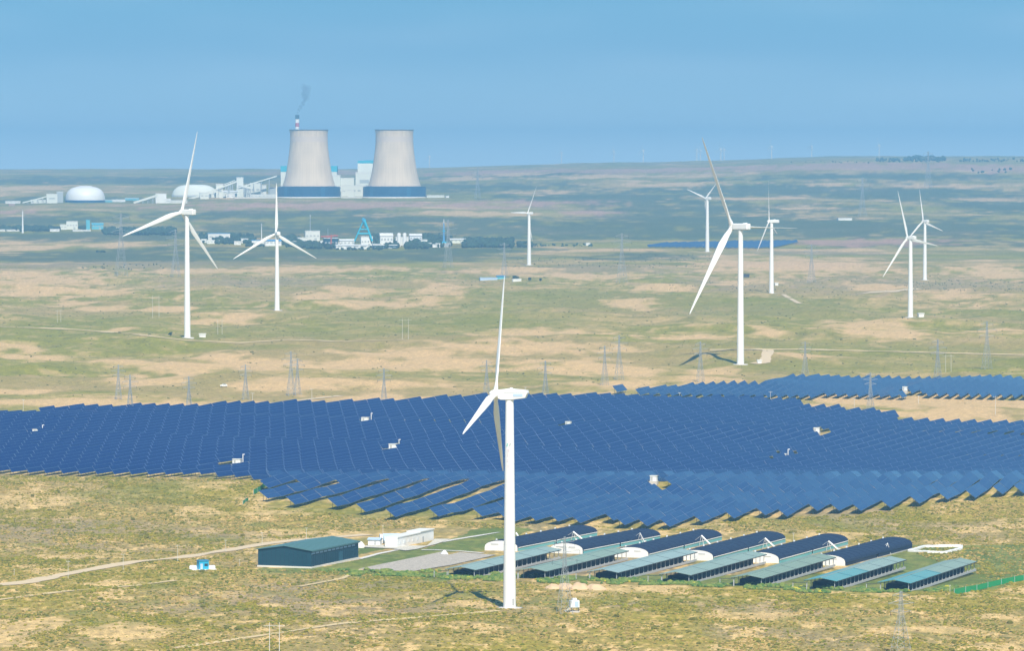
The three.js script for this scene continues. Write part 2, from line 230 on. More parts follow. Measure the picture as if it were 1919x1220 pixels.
function sheet(name, pts, m, lift = .25) {
  const Q = polyAt(pts), tri = THREE.ShapeUtils.triangulateShape(Q.map((q) => new THREE.Vector2(q.x, -q.D)), []), pos = [];
  for (const t of tri) { const f = [Q[t[0]], Q[t[1]], Q[t[2]]]; const area = (f[1].x - f[0].x) * (-f[2].D + f[0].D) - (f[2].x - f[0].x) * (-f[1].D + f[0].D); if (area > 0) f.reverse();
    const n = 12, pt = (u, v) => { const x = f[0].x + (f[1].x - f[0].x) * u + (f[2].x - f[0].x) * v, D = f[0].D + (f[1].D - f[0].D) * u + (f[2].D - f[0].D) * v; pos.push(x, ground(x, D) + lift, -D); };
    for (let i = 0; i < n; i++) for (let j = 0; j < n - i; j++) { pt(i / n, j / n); pt((i + 1) / n, j / n); pt(i / n, (j + 1) / n); if (i + j < n - 1) { pt((i + 1) / n, j / n); pt((i + 1) / n, (j + 1) / n); pt(i / n, (j + 1) / n); } } }
  const g = new THREE.BufferGeometry(); g.setAttribute('position', new THREE.Float32BufferAttribute(pos, 3)); { const uv = []; for (let i = 0; i < pos.length; i += 3) uv.push(pos[i] / 60, pos[i + 2] / 60); g.setAttribute('uv', new THREE.Float32BufferAttribute(uv, 2)); } g.computeVertexNormals();
  return structure(name, g, m);
}
M.concrete = M.concrete.clone(); M.yard = M.concrete.clone(); M.yard.color.setRGB(.60, .54, .48); M.yard.map = earthTex; M.fore = M.concretePale.clone(); M.fore.map = earthTex; M.fore.color.setRGB(.8, .76, .68);
const roadPts = [[-40, 1101], [60, 1090], [130, 1075], [200, 1062], [255, 1053], [330, 1046], [430, 1031], [500, 1019], [560, 1012], [640, 1006], [690, 1002]];
ribbon('dirt_road', roadPts, 6.5, M.dirtRoad);
ribbon('dirt_track', [[-20, 1127], [60, 1116], [130, 1108], [250, 1098], [330, 1088]], 3.4, M.trail);
ribbon('dirt_track', [[330, 1215], [500, 1190], [640, 1169], [760, 1159], [935, 1145]], 3.2, M.trail);
ribbon('dirt_track', [[-20, 612], [130, 617], [250, 626], [350, 638], [450, 643], [540, 637], [640, 640], [760, 637]], 6, M.trail, .3);
ribbon('dirt_track', [[400, 772], [470, 762], [540, 753], [640, 742]], 6, M.dirtRoad, .3);
ribbon('dirt_track', [[1330, 656], [1500, 655], [1700, 660], [1940, 666]], 7, M.trail, .3);
ribbon('dirt_track', [[1412, 682], [1432, 679], [1440, 655]], 8, M.dirtRoad, .3);
ribbon('dirt_track', [[1467, 552], [1480, 560], [1497, 569]], 6, M.dirtRoad, .3);
ribbon('dirt_track', [[1620, 549], [1680, 545], [1720, 541]], 14, M.dirtRoad, .3);
ribbon('dirt_track', [[680, 1067], [640, 1085], [560, 1100]], 2, M.trail, .2);
ribbon('footpath', [[674, 1048], [710, 1038], [745, 1031]], 2.2, M.concretePale);
ribbon('footpath', [[790, 1031], [815, 1031], [860, 1033], [905, 1037]], 2.5, M.concretePale);
ribbon('footpath', [[812, 1019], [850, 1012], [880, 1007], [935, 998]], 2.5, M.concretePale);
sheet('concrete_yard', [[673, 1067], [750, 1051], [832, 1034], [840, 1041], [862, 1036], [930, 1041], [880, 1052], [845, 1060], [800, 1067], [770, 1072]], M.yard);
sheet('pale_forecourt', [[668, 1026], [735, 1029], [760, 1033], [782, 1030], [820, 1020], [845, 1011], [815, 1011], [800, 1024], [700, 1022]], M.fore, .3);

// ------------------------------------------------------------------ wind turbines
function bladeGeometry(R, thick = 1) {
  const st = [[0, .045, 1, 0], [.04, .045, 1, 0], [.1, .058, .62, 18], [.2, .078, .34, 14], [.32, .07, .26, 10], [.48, .055, .22, 6], [.65, .042, .2, 3], [.82, .03, .18, 1], [.93, .02, .17, 0], [.985, .011, .16, 0], [1, .003, .2, 0]];
  const n = 12, pos = [], idx = [];
  for (const [r, c, t, tw] of st) for (let k = 0; k < n; k++) {
    const a = k / n * 2 * Math.PI, round = t > .9, u = Math.cos(a), C = c * R * (thick > 1 ? 1.0 : .86);
    let X = u * C / 2 + (round ? 0 : -C * .18), Z = Math.sin(a) * C * t / 2 * (round ? 1 : .55 + .45 * u); const w = tw * Math.PI / 180;
    pos.push(X * Math.cos(w) - Z * Math.sin(w), r * R, X * Math.sin(w) + Z * Math.cos(w) + .01 * R * r * r);
  }
  for (let i = 0; i < st.length - 1; i++) for (let k = 0; k < n; k++) { const a = i * n + k, b = i * n + (k + 1) % n, c = a + n, d = b + n; idx.push(a, c, b, b, c, d); }
  const g = new THREE.BufferGeometry(); g.setAttribute('position', new THREE.Float32BufferAttribute(pos, 3)); g.setIndex(idx); g.computeVertexNormals(); return g;
}
function turbine(o) {
  const P = at(o.px, o.base), m = P.m, H = (o.base - o.hub[1]) * m, R = o.R * m, k = H / 75;
  const t = thing('wind_turbine', o.label, 'wind turbine', P.v, o.az * Math.PI / 180, o.group);
  const rb = (o.wb ?? 4.3 * k / m) * m / 2, rt = rb * .62;
  part('tower', [lathe([[rb * 1.02, -3], [rb * 1.02, .3], [rb, .5], [rb * .98, H * .1], [lerp(rb, rt, .5), H * .52], [rt, H - 1.9 * k], [rt * .6, H - 1.7 * k], [0, H - 1.7 * k]], 28)], M.white, t);
  part('foundation', [lathe([[rb * 2.1, -2], [rb * 2.1, .25], [rb * 1.0, .45]], 24)], M.concrete, t);
  for (const f of [.3, .6]) part('flange', [new THREE.CylinderGeometry(lerp(rb, rt, f) * 1.015, lerp(rb, rt, f) * 1.015, .25 * k, 28, 1, true).translate(0, H * f, 0)], M.nacelle, t);
  const hubZ = (o.off ?? 6) * m, nf = hubZ - 1.3 * k;
  if (o.fine) {
    const prof = new THREE.Shape(); [[nf / k, -1.35], [nf / k, 1.25], [0, 1.75], [-6.2, 1.15], [-6.4, .55], [-5.6, -1.1], [-.5, -1.75], [nf / k - .8, -1.75]].forEach(([a, b], i) => i ? prof.lineTo(a * k, b * k) : prof.moveTo(a * k, b * k));
    const g = new THREE.ExtrudeGeometry(prof, { depth: 2.7 * k, bevelEnabled: true, bevelSize: .25 * k, bevelThickness: .35 * k, bevelSegments: 3 }); g.translate(0, 0, -1.35 * k); g.rotateY(-Math.PI / 2); g.translate(0, H, 0);
    const nac = part('nacelle', [g], M.nacelle, t);
    part('seam', [bx(3.55 * k, .14 * k, 7.6 * k, 0, H + .42 * k, -2.1 * k)], M.grey, nac);
    part('roof_hatch', [new THREE.SphereGeometry(.62 * k, 12, 8).scale(1.2, .8, 1.2).translate(0, H + 1.8 * k, -.6 * k)], M.nacelle, nac);
    part('side_panel', [bx(3.62 * k, .9 * k, 3.4 * k, 0, H - .75 * k, -3.3 * k)], M.blueSheet, nac);
    part('rear_grille', [bx(1.9 * k, 1.3 * k, .1 * k, 0, H - .7 * k, -6.05 * k)], M.dark, nac);
    part('wind_vane', [tube(V(0, H + 1.3 * k, -5.6 * k), V(0, H + 2.5 * k, -5.6 * k), .06 * k, 5), bx(.06 * k, .1 * k, .9 * k, 0, H + 2.4 * k, -5.6 * k)], M.grey, nac);
  } else {
    const nac = part('nacelle', [new RoundedBoxGeometry(3.4 * k, 3.4 * k, nf + (o.nac ?? 6) * k, 2, .6 * k).translate(0, H + .1 * k, (nf - (o.nac ?? 6) * k) / 2)], M.nacelle, t);
    part('roof_hatch', [bx(1.6 * k, .5 * k, 1.8 * k, 0, H + 1.75 * k, -3.2 * k)], M.nacelle, nac);
  }
  const tilt = -.07, q = new THREE.Quaternion().setFromAxisAngle(V(1, 0, 0), tilt), C = V(0, H, hubZ);
  const hub = part('hub', [lathe([[0, 2.3 * k], [.5 * k, 2.2 * k], [1.15 * k, 1.5 * k], [1.6 * k, .4 * k], [1.65 * k, -.7 * k], [1.3 * k, -1.6 * k], [0, -1.6 * k]].reverse(), 18).rotateX(Math.PI / 2)], M.white, t); hub.position.copy(C); hub.quaternion.copy(q);
  const bg = bladeGeometry(R, o.thick);
  for (let i = 0; i < 3; i++) {
    const a = (o.th + 120 * i) * Math.PI / 180, b = part('blade', bg, M.white, t);
    b.position.copy(C); b.quaternion.copy(q).multiply(new THREE.Quaternion().setFromAxisAngle(V(0, 0, 1), a - Math.PI / 2)).multiply(new THREE.Quaternion().setFromAxisAngle(V(1, 0, 0), o.cone ?? .02)).multiply(new THREE.Quaternion().setFromAxisAngle(V(0, 1, 0), (o.pitch ?? 20) * Math.PI / 180));
  }
  if (o.fine) part('door', [new THREE.CylinderGeometry(rb * 1.012, rb * 1.012, 2.2, 6, 1, true, 2.2, .36).translate(0, 2.2, 0)], M.grey, t);
  return t;
}
const T1 = turbine({ px: 955, base: 1140, hub: [932, 737], R: 228, az: -102, th: 104, off: 27, pitch: 46, cone: .035, wb: 24, fine: true, label: 'nearest and largest white wind turbine standing in front of the solar field and sheds' });
turbine({ px: 352, base: 633, hub: [350, 398], R: 157, az: -129, th: 104, off: 14, wb: 12, pitch: 15, label: 'tall white wind turbine left of the towers, one blade reaching to the tree belt' });
turbine({ px: 520, base: 582, hub: [519, 438], R: 95, az: -159, th: 90, off: 6.7, wb: 9.5, pitch: 12, label: 'white wind turbine with one blade straight up in front of the left cooling tower' });
turbine({ px: 991.5, base: 497, hub: [990, 400], R: 60.5, az: -120, th: 2, off: 3.5, wb: 7.5, pitch: 15, label: 'small white wind turbine right of the mine tree belt near a tiny farm' });
turbine({ px: 1325, base: 472, hub: [1324, 372], R: 56, az: -132, th: 18, off: 5, wb: 7.5, pitch: 15, label: 'small white wind turbine rising beside the distant blue solar strip' });
turbine({ px: 1387, base: 683, hub: [1383, 425], R: 191, az: -135, th: 62, off: 22, wb: 13.5, pitch: 84, thick: 2, label: 'big white wind turbine on the right whose upper blade is in shade' });
turbine({ px: 1445, base: 550, hub: [1443, 415], R: 81, az: -108, th: 78, off: 5, wb: 9, pitch: 15, nac: 8, label: 'white wind turbine right behind the big one with the shaded blade' });
turbine({ px: 1705, base: 595, hub: [1700, 446], R: 94.5, az: -135, th: 70, off: 8, wb: 10, pitch: 15, label: 'nearer of the two white wind turbines overlapping at the right' });
turbine({ px: 1732, base: 525, hub: [1729, 415], R: 62, az: -138, th: 78, off: 5, wb: 7.5, pitch: 15, label: 'farther of the two white wind turbines overlapping at the right' });
for (const [px, top, s, th, D] of [[1205, 283, .5, 90, 19500], [1305, 284, .4, 85, 20000], [1312, 281, .5, 95, 20500], [1350, 277, .6, 90, 19000], [1356, 288, .4, 100, 20500], [1445, 276, .5, 92, 19000], [1520, 281, .5, 80, 20000], [1646, 292, .6, 95, 19500], [1150, 290, .5, 90, 20500], [1052, 283, .5, 88, 20500], [805, 292, .5, 93, 20000]]) {
  // far turbines standing beyond the crest of the hills: only rotor and upper tower rise over it
  const x = (px - CX) / F * D, y = ground(x, D), yTop = EYE + (300 - top) / F * D, R = 34, H = Math.max(50, yTop - y - R);
  const t = thing('wind_turbine', 'very faint white wind turbine rising behind the hills on the skyline', 'wind turbine', V(x, y, -D), -.9, 'faint wind turbines on the skyline');
  part('tower', [tube(V(0, -5, 0), V(0, H, 0), 2.3, 8, 1.5)], M.white, t); part('nacelle', [bx(3.5, 3.5, 9, 0, H - 1.7, -1)], M.white, t);
  for (let i = 0; i < 3; i++) { const b = part('blade', bladeGeometry(R), M.white, t); b.position.set(0, H, 5); b.rotation.z = (th - 90 + 120 * i) * Math.PI / 180; }
}
{ // lettering on the near tower: an emblem of two slanted strokes and four characters below, too small to read
  const P = at(955, 1140), m = P.m, H = 403 * m;
  const rr = (y) => { const rb = 12 * m; return lerp(rb, rb * .62, y / H) + .05; };
  const put = (dx, dy, w, h, skew) => { const y = (1140 - dy) * m, r = rr(y), g = new THREE.BoxGeometry(w, h, .04, 1, 1, 1), p = g.attributes.position; for (let i = 0; i < p.count; i++) p.setX(i, p.getX(i) + p.getY(i) * skew); const a = Math.asin(clamp(dx / r, -.9, .9)); g.rotateY(a); g.translate(Math.sin(a) * r, y, Math.cos(a) * r); return g; };
  const rotBack = -T1.rotation.y;
  const add = (name, gs, mat) => { const o = part(name, gs.map((g) => g.rotateY(rotBack)), mat, T1); return o; };
  add('emblem', [put(-.75, 832, .5, 1.0, .25)], std([.25, .55, .50], .6)); add('emblem', [put(.15, 831.5, .5, 1.0, .25)], std([.38, .42, .42], .6));
  const glyph = (y, rows) => rows.map(([dx, dy, w, h]) => put(-.35 + dx, y + dy / m, w, h, 0));
  const faint = std([.66, .56, .62], .7);
  add('character', [...glyph(843, [[0, -.4, 1, .14], [0, 0, .9, .14], [0, .45, 1, .14], [0, 0, .14, 1.1]])], faint);
  add('character', [...glyph(852, [[0, -.5, 1, .14], [-.4, 0, .14, 1], [.4, 0, .14, 1], [0, .5, 1, .14], [0, 0, .7, .14]])], faint);
  add('character', [...glyph(862, [[-.3, 0, .14, 1.1], [.3, -.3, .14, .6], [0, .2, 1, .14], [0, -.5, .8, .14]])], faint);
  add('character', [...glyph(872, [[0, -.3, .9, .14], [0, 0, .14, 1.2], [0, .3, .9, .14], [.3, .55, .14, .3]])], faint);
}

// ------------------------------------------------------------------ solar fields
let U, W; const heading = (x) => { U = { x, D: Math.sqrt(1 - x * x) }; W = { x: U.D, D: -x }; }; heading(.22);                 // along the rows, across them (towards the low edge)
const TL = 21.9, LOW = 1.5; let DROP = 3.9, RUN = 3.3;
function tableGeometry(L, pane, frame) {
  const gs = [], slant = Math.hypot(DROP, RUN), box = (l, w, h, u, v, y, c) => { const g = norm(new THREE.BoxGeometry(l, h, w).translate(u, y, v)), n = g.attributes.position.count, a = new Float32Array(n * 3); for (let i = 0; i < n; i++) a.set(c, i * 3); g.setAttribute('color', new THREE.BufferAttribute(a, 3)); gs.push(g); };
  box(L, slant, .07, 0, 0, 0, frame);
  const nu = 2, pl = (L - .34) / nu - .12, pw = (slant - .3) / 2;
  for (let i = 0; i < nu; i++) for (const s of [-1, 1]) box(pl, pw, .05, (i - (nu - 1) / 2) * (pl + .14), s * (pw / 2 + .07), .05, pane);
  const g = mergeGeometries(gs); g.rotateX(Math.atan2(DROP, RUN)); return g;   // local x along the row, low edge at +z
}
const panelM = new THREE.MeshPhysicalMaterial({ vertexColors: true, roughness: .12, specularIntensity: .65 });
const postM = std([.16, .17, .19], .6);
const cabinsPx = [[70, 819, 1], [685, 796, 1], [737, 847, 1], [445, 876, 1], [1065, 804, 0], [1465, 866, 1], [1225, 909, 0], [1530, 816, 0], [1695, 737, 0]];
const cabins = cabinsPx.map(([a, b]) => at(a, b));
const toUW = (q) => ({ u: q.x * U.x + q.D * U.D, w: q.x * W.x + q.D * W.D });
const stripPts = [[1190, 741], [1270, 735], [1360, 727], [1440, 728], [1475, 717], [1560, 716], [1950, 720], [1950, 750], [1700, 749], [1440, 751], [1300, 749], [1205, 747]];
const rowsMade = { n: 0 };
function solarField(pts, opt) {
  heading(opt.turn ?? .22); [DROP, RUN] = opt.rack ?? [3.9, 3.3]; const panelG = tableGeometry(TL, [.0003, .016, .125], [.115, .175, .28]); const cabUW = cabins.map(toUW), aisleT = (opt.aisles ?? []).map(([a, b]) => toUW(at(a, b)).u), poly = polyAt(pts), uw = poly.map(toUW), u0 = Math.min(...uw.map((q) => q.u)), u1 = Math.max(...uw.map((q) => q.u)), w0 = Math.min(...uw.map((q) => q.w)), w1 = Math.max(...uw.map((q) => q.w)), pitch = opt.pitch ?? 9.2, step = opt.step ?? 22.4, rows = [];
  for (let w = Math.floor(w0 / pitch) * pitch, kr = 0; w <= w1; w += pitch, kr++) {
    let run = null; const close = () => { if (run && run.length) rows.push(run); run = null; };
    for (let u = Math.floor(u0 / step) * step; u <= u1; u += step) {
      for (const t of aisleT) if (u + step / 2 > t - 2.4 && u - step < t - 2.4) { close(); u = t + 2.4 + step / 2; break; }
      const x = u * U.x + w * W.x, D = u * U.D + w * W.D;
      let ok = inside(poly, x, D) && D > (opt.from ?? 0) && D < (opt.to ?? 1e9);
      if (ok) for (const c of cabUW) { const du = u - c.u, dw = w - c.w; if ((Math.abs(du) < 15 && Math.abs(dw) < 5.5) || (du < -24 && du > -48 && dw > 4 && dw < 14)) ok = false; }
      const px = ok ? pixel(x, ground(x, D), D) : null;
      if (ok && opt.lobe && px[1] > 912 && px[0] < 960 - (px[1] - 905) * .3 && kr % 2) ok = false;
      if (!ok) { close(); continue; }
      (run ??= []).push({ x, D, u, w });
      if (run.length >= (opt.most ?? 30)) close();
    }
    close();
  }
  rows.sort((a, b) => a[0].D - b[0].D);
  const inView = (r) => r.some((q) => { const p = pixel(q.x, ground(q.x, q.D), q.D); return p[0] > -40 && p[0] < 1960; });
  for (const r of rows.filter(inView)) {
    const c = r[Math.floor(r.length / 2)], P = V(c.x, ground(c.x, c.D), -c.D);
    const t = thing('solar_panel_row', opt.label, 'solar panels', P, 0, opt.group);
    const posts = [];
    for (const q of r) {
      const h = TL / 2 * .96, ya = ground(q.x - U.x * h, q.D - U.D * h), yb = ground(q.x + U.x * h, q.D + U.D * h), y = (ya + yb) / 2;
      const o = part('solar_panel', panelG, panelM, t);
      o.position.set(q.x - P.x, y + LOW + DROP / 2 - P.y, -q.D - P.z);
      o.rotation.set(0, Math.atan2(U.D, U.x), Math.atan2(yb - ya, 2 * h), 'YZX');
      for (const a of [-.36, .02, .4]) { const x = q.x + U.x * a * TL, D = q.D + U.D * a * TL, g = ground(x, D); for (const s of [-.75, .75]) { const X = x + W.x * s, Dz = D + W.D * s; posts.push(tube(V(X - P.x, g - .3 - P.y, -Dz - P.z), V(X - P.x, g + LOW + DROP / 2 - s * DROP / RUN - .1 - P.y, -Dz - P.z), .09, 4)); } }
    }
    part('support_post', posts, postM, t).userData.kind = 'stuff'; rowsMade.n++;
  }
}
solarField(mainPts, { to: 2172, lobe: true, rack: [3.4, 4.3], label: 'long row of tilted blue solar panels on the near slope above the sheds', group: 'solar panel rows on the near slope' });
solarField(mainPts, { from: 2172, turn: .33, rack: [4.1, 2.9], aisles: [[1000, 848], [620, 794]], label: 'row of deep blue solar panels in the hollow behind the near slope', group: 'solar panel rows in the hollow behind the near slope' });
solarField(stripPts, { pitch: 6.8, label: 'row of blue solar panels in the separate strip at the right, beyond the sandy gap', group: 'solar panel rows of the separate right strip' });
solarField([[1152, 739], [1167, 738], [1167, 735], [1152, 736]], { pitch: 10, step: 11, label: 'lone short row of blue solar panels left of the separate right strip' });
solarField([[1205, 465], [1240, 460], [1380, 456], [1500, 455], [1470, 463], [1420, 467], [1300, 466]], { pitch: 11, most: 40, label: 'row of blue solar panels in the far strip behind the big turbine', group: 'far strip of solar panel rows' });
console.log('solar rows', rowsMade.n);
cabins.forEach((c, i) => {
  const where = ['at the far left edge of the solar field', 'at the far field edge left of the near turbine', 'just left of the near turbine blades', 'near the lower left edge of the solar field', 'in the deep blue field right of the near turbine', 'in the right half of the deep blue field', 'on the near slope crest right of the turbine', 'in the upper right part of the field', 'in the separate right strip of panels'][i];
  const w = (cabinsPx[i][2] ? 4.0 : 3.0), t = thing('transformer_cabin', 'white transformer cabin ' + where, 'cabin', c.v, -.25);
  part('pad', [bx(w + .5, 2.5, 3.4, 0, -.6, 0)], M.concrete, t); const b = part('cabin_body', [bx(w, 2.2, 2.6, 0, 1.9, 0)], M.cabin, t); part('door', [bx(1, 1.8, .08, -.8, 2.0, 1.31)], M.grey, b); part('roof', [bx(w + .4, .25, 3.0, 0, 4.1, 0)], M.offWhite, b);
  if (cabinsPx[i][2]) { const q = at(cabinsPx[i][0] + 11, cabinsPx[i][1] - .5), p = thing('camera_mast', 'short white mast by the cabin ' + where, 'mast', q.v); part('pole', [tube(V(0, 0, 0), V(0, 6.5, 0), .22, 6)], M.white, p); part('camera', [bx(1.1, .35, .4, .4, 6.3, 0)], M.white, p); }
});

// ------------------------------------------------------------------ farm: warehouse, sheds, tunnel barns
const dirTurn = (dx, dD) => -Math.atan2(dx, dD);
{ // dark teal warehouse
  const a = at(484.3, 1063), b = at(584, 1065), far = at(672, 1048), L = Math.hypot(far.x - b.x, far.D - b.D), tn = dirTurn(far.x - b.x, far.D - b.D), Wd = 21, H = 6.6, R = 8.1;
  const t = thing('warehouse', 'dark teal metal warehouse with a low gable roof at the left of the farm', 'warehouse', V(b.x, Math.min(a.y, b.y) - .2, -b.D), tn);
  part('plinth', [bx(Wd + .5, 1.1, L + .5, -Wd / 2, -.3, -L / 2)], M.concretePale, t);
  const gable = new THREE.Shape([[-Wd, .8], [0, .8], [0, H], [-Wd / 2, R], [-Wd, H]].map(([x, y]) => new THREE.Vector2(x, y)));
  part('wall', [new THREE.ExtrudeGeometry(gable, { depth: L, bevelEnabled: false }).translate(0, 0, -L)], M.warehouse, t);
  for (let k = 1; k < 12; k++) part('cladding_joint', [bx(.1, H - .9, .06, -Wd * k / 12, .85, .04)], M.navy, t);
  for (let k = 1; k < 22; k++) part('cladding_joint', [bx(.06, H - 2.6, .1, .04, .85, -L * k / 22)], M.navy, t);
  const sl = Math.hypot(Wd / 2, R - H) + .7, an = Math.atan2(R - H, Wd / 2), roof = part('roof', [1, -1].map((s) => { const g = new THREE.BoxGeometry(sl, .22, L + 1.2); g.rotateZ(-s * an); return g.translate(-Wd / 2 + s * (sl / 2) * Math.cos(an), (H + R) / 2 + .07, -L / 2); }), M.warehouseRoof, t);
  for (let i = 0; i < 15; i++) { const g = new THREE.BoxGeometry(sl - .1, .1, .16); g.rotateZ(-an); g.translate(-Wd / 2 + (sl / 2) * Math.cos(an), (H + R) / 2 + .27, -1 - i * (L - 2) / 14); part('roof_rib', [g], M.warehouseRoof, roof); }
  for (let i = 0; i < 11; i++) part('window', [bx(.14, .6, L / 15, .02, H - 1.35, -1.8 - i * (L - 3) / 11)], M.blueSheet, t);
  part('gutter', [bx(.3, .22, L + .6, .55, H - .36, -L / 2)], M.warehouseRoof, t);
  part('door', [bx(.16, 3.4, 3.6, .03, .8, -L * .62)], std([.02, .09, .14], .6), t);
}
const FD = { x: .335, D: .942 }, FT = dirTurn(FD.x, FD.D);
const shedPx = [[889, 1083], [1021, 1085.5], [1155, 1088], [1290, 1093], [1425, 1099], [1562, 1104.5], [1700, 1108.5]];
shedPx.forEach(([px, py], i) => {
  const P = at(px - 25, py - .3), L = 92, hw = 4.9, eave = 2.9, ridge = 3.95, place = ['leftmost, behind the near turbine', 'second from the left', 'third from the left', 'middle one of seven', 'fifth from the left', 'second from right, partly bluer', 'rightmost, partly bluer'][i];
  const t = thing('open_shed', 'long open livestock shed with teal metal roof, ' + place, 'shed', P.v, FT);
  const sl = Math.hypot(hw + .9, ridge - eave) + .1, an = Math.atan2(ridge - eave, hw + .9), cut = i > 4 ? L * .46 : 0;
  const slab = (s, z0, z1) => { const g = new THREE.BoxGeometry(sl, .12, z1 - z0); g.rotateZ(-s * an); return g.translate(s * (hw + .9) / 2, (eave + ridge) / 2 + .06, -(z0 + z1) / 2); };
  const tone = [1.06, .94, 1.1, 1.0, .9, 1.04, .97][i], rm = std([.23 * tone, .325 * tone, .295 * tone * tone], .6), roof = part('roof', [slab(1, cut - .6, L), slab(-1, cut - .6, L)], rm, t);
  for (let k = 1; k < 23; k++) { const g = new THREE.BoxGeometry(sl, .09, .12); g.rotateZ(-an); part('sheet_joint', [g.translate((hw + .9) / 2, (eave + ridge) / 2 + .15, -k * L / 23)], k % 5 ? rm : M.dark, roof); } if (cut) part('roof_section', [slab(1, -.6, cut - .62), slab(-1, -.6, cut - .62)], M.tealBlue, roof, 'bluer near section of the roof');
  part('ridge_cap', [bx(.7, .18, L, 0, ridge + .02, -L / 2)], rm, roof);
  part('eave_trim', [bx(.12, .28, L + .6, hw + .92, eave - .22, -L / 2), bx(.12, .28, L + .6, -hw - .92, eave - .22, -L / 2)], M.dark, roof);
  for (let k = 0; k < 19; k++) for (const s of [-1, 1]) part('post', [bx(.2, eave + .5, .2, s * hw, -.45, -.3 - k * (L - .6) / 18)], M.grey, t);
  part('shade_wall', [bx(.2, 3.1, L - 14, hw - .7, -.3, -(L - 14) / 2 - 2), bx(.2, 2.5, L - 6, -hw + 1.2, -.3, -L / 2)], M.shadeWall, t);  // near-black sheets added inside, coloured as the deep shade under the roof
  part('feed_kerb', [bx(.4, .75, L, hw + .5, -.4, -L / 2)], M.grey, t);
  part('truss', Array.from({ length: 19 }, (_, k) => [bar(V(-hw, eave - .05, -.3 - k * (L - .6) / 18), V(hw, eave - .05, -.3 - k * (L - .6) / 18), .12)]).flat(), M.dark, t);
  const gate = thing('yard_gate', 'grey rail frame at near left corner of the open shed: ' + place, 'gate', V(P.x - 9 * P.m - 5.5, ground(P.x - 9 * P.m - 5.5, P.D), -P.D), FT);
  part('gate_post', [bx(.22, 2.8, .22, -2.4, -.3, 0)], M.grey, gate); part('gate_post', [bx(.22, 2.8, .22, 2.4, -.3, -.2)], M.grey, gate); part('rail', [bx(5.2, .16, .16, 0, 2.5, 0), bx(4.6, .1, .1, 0, 1.2, 0)], M.dark, gate);
});
const barnPx = [[970, 1033, 1119, 1004], [1092, 1038, 1237, 1012], [1215, 1045.5, 1352, 1013.5], [1336, 1051, 1471, 1017.5], [1459, 1055.5, 1588, 1022], [1583, 1060.5, 1708, 1029]];
barnPx.forEach(([px, py, fx, fy], i) => {
  const P = at(px, py), Q = at(fx, fy), L = Math.hypot(Q.x - P.x, Q.D - P.D), Wd = 13.4, hw = Wd / 2, eave = 1.25, top = 3.9, place = ['partly behind the near turbine, leftmost', 'second from the left', 'third from the left', 'third from the right', 'second from the right', 'rightmost, beside the white ring wall'][i];
  const t = thing('tunnel_barn', 'navy arched tunnel barn with white end wall, ' + place, 'barn', V(P.x, P.y - .1, -P.D), dirTurn(Q.x - P.x, Q.D - P.D));
  const arc = (r0, y0) => Array.from({ length: 15 }, (_, k) => { const a = k / 14 * Math.PI; return new THREE.Vector2(-hw + Math.cos(a) * (hw + r0), y0 + Math.pow(Math.sin(a), .8) * (top - eave + r0)); });
  const ends = new THREE.Shape([new THREE.Vector2(0, -.5), ...arc(0, eave), new THREE.Vector2(-Wd, -.5)]);
  const wall = part('end_wall', [new THREE.ExtrudeGeometry(ends, { depth: .4, bevelEnabled: false })], M.white, t);
  part('vent', [bx(3.2, .32, .12, -hw - 2.6, 2.4, .42), bx(2.6, .3, .12, -hw + 2.4, 2.4, .42)], M.grey, wall); part('door', [bx(2.4, 2.4, .14, -hw, -.3, .42)], M.cabin, wall);
  part('end_wall', [new THREE.ExtrudeGeometry(ends, { depth: .3, bevelEnabled: false }).translate(0, 0, -L)], M.offWhite, t);
  const outer = arc(.16, eave), inner = arc(0, eave).reverse();
  const roof = part('roof', [new THREE.ExtrudeGeometry(new THREE.Shape([...outer, ...inner]), { depth: L - .2, bevelEnabled: false, curveSegments: 1 }).translate(0, 0, -L + .05)], M.navy, t);
  for (let k = 0; k < 14; k++) part('hoop', [new THREE.TubeGeometry(new THREE.CatmullRomCurve3(outer.map((p) => V(p.x, p.y + .03, -1 - k * (L - 2) / 13))), 16, .07, 4)], M.navy, roof);
  for (let k = 0; k < 6; k++) part('ridge_vent', [bx(.5, .7, .5, -hw - 3.6, top - .35, -4 - k * (L - 8) / 5)], M.white, roof);
  for (const [z0, z1] of [[.5, L * .46], [L * .48, L - .5]]) part('side_curtain', [bx(.16, eave + .1, z1 - z0, .12, .1, -(z0 + z1) / 2)], i === 5 ? M.navy : M.curtain, t);
  part('curtain_roll', [tube(V(.22, eave + .15, -.5), V(.22, eave + .15, -L * .46), .17, 6), tube(V(.22, eave + .15, -L * .48), V(.22, eave + .15, -L + .5), .17, 6)], i === 5 ? M.navy : M.offWhite, t);
  part('base_wall', [bx(.3, .9, L, -Wd, -.5, -L / 2), bx(.3, .9, L, .02, -.75, -L / 2)], M.concrete, t);
});
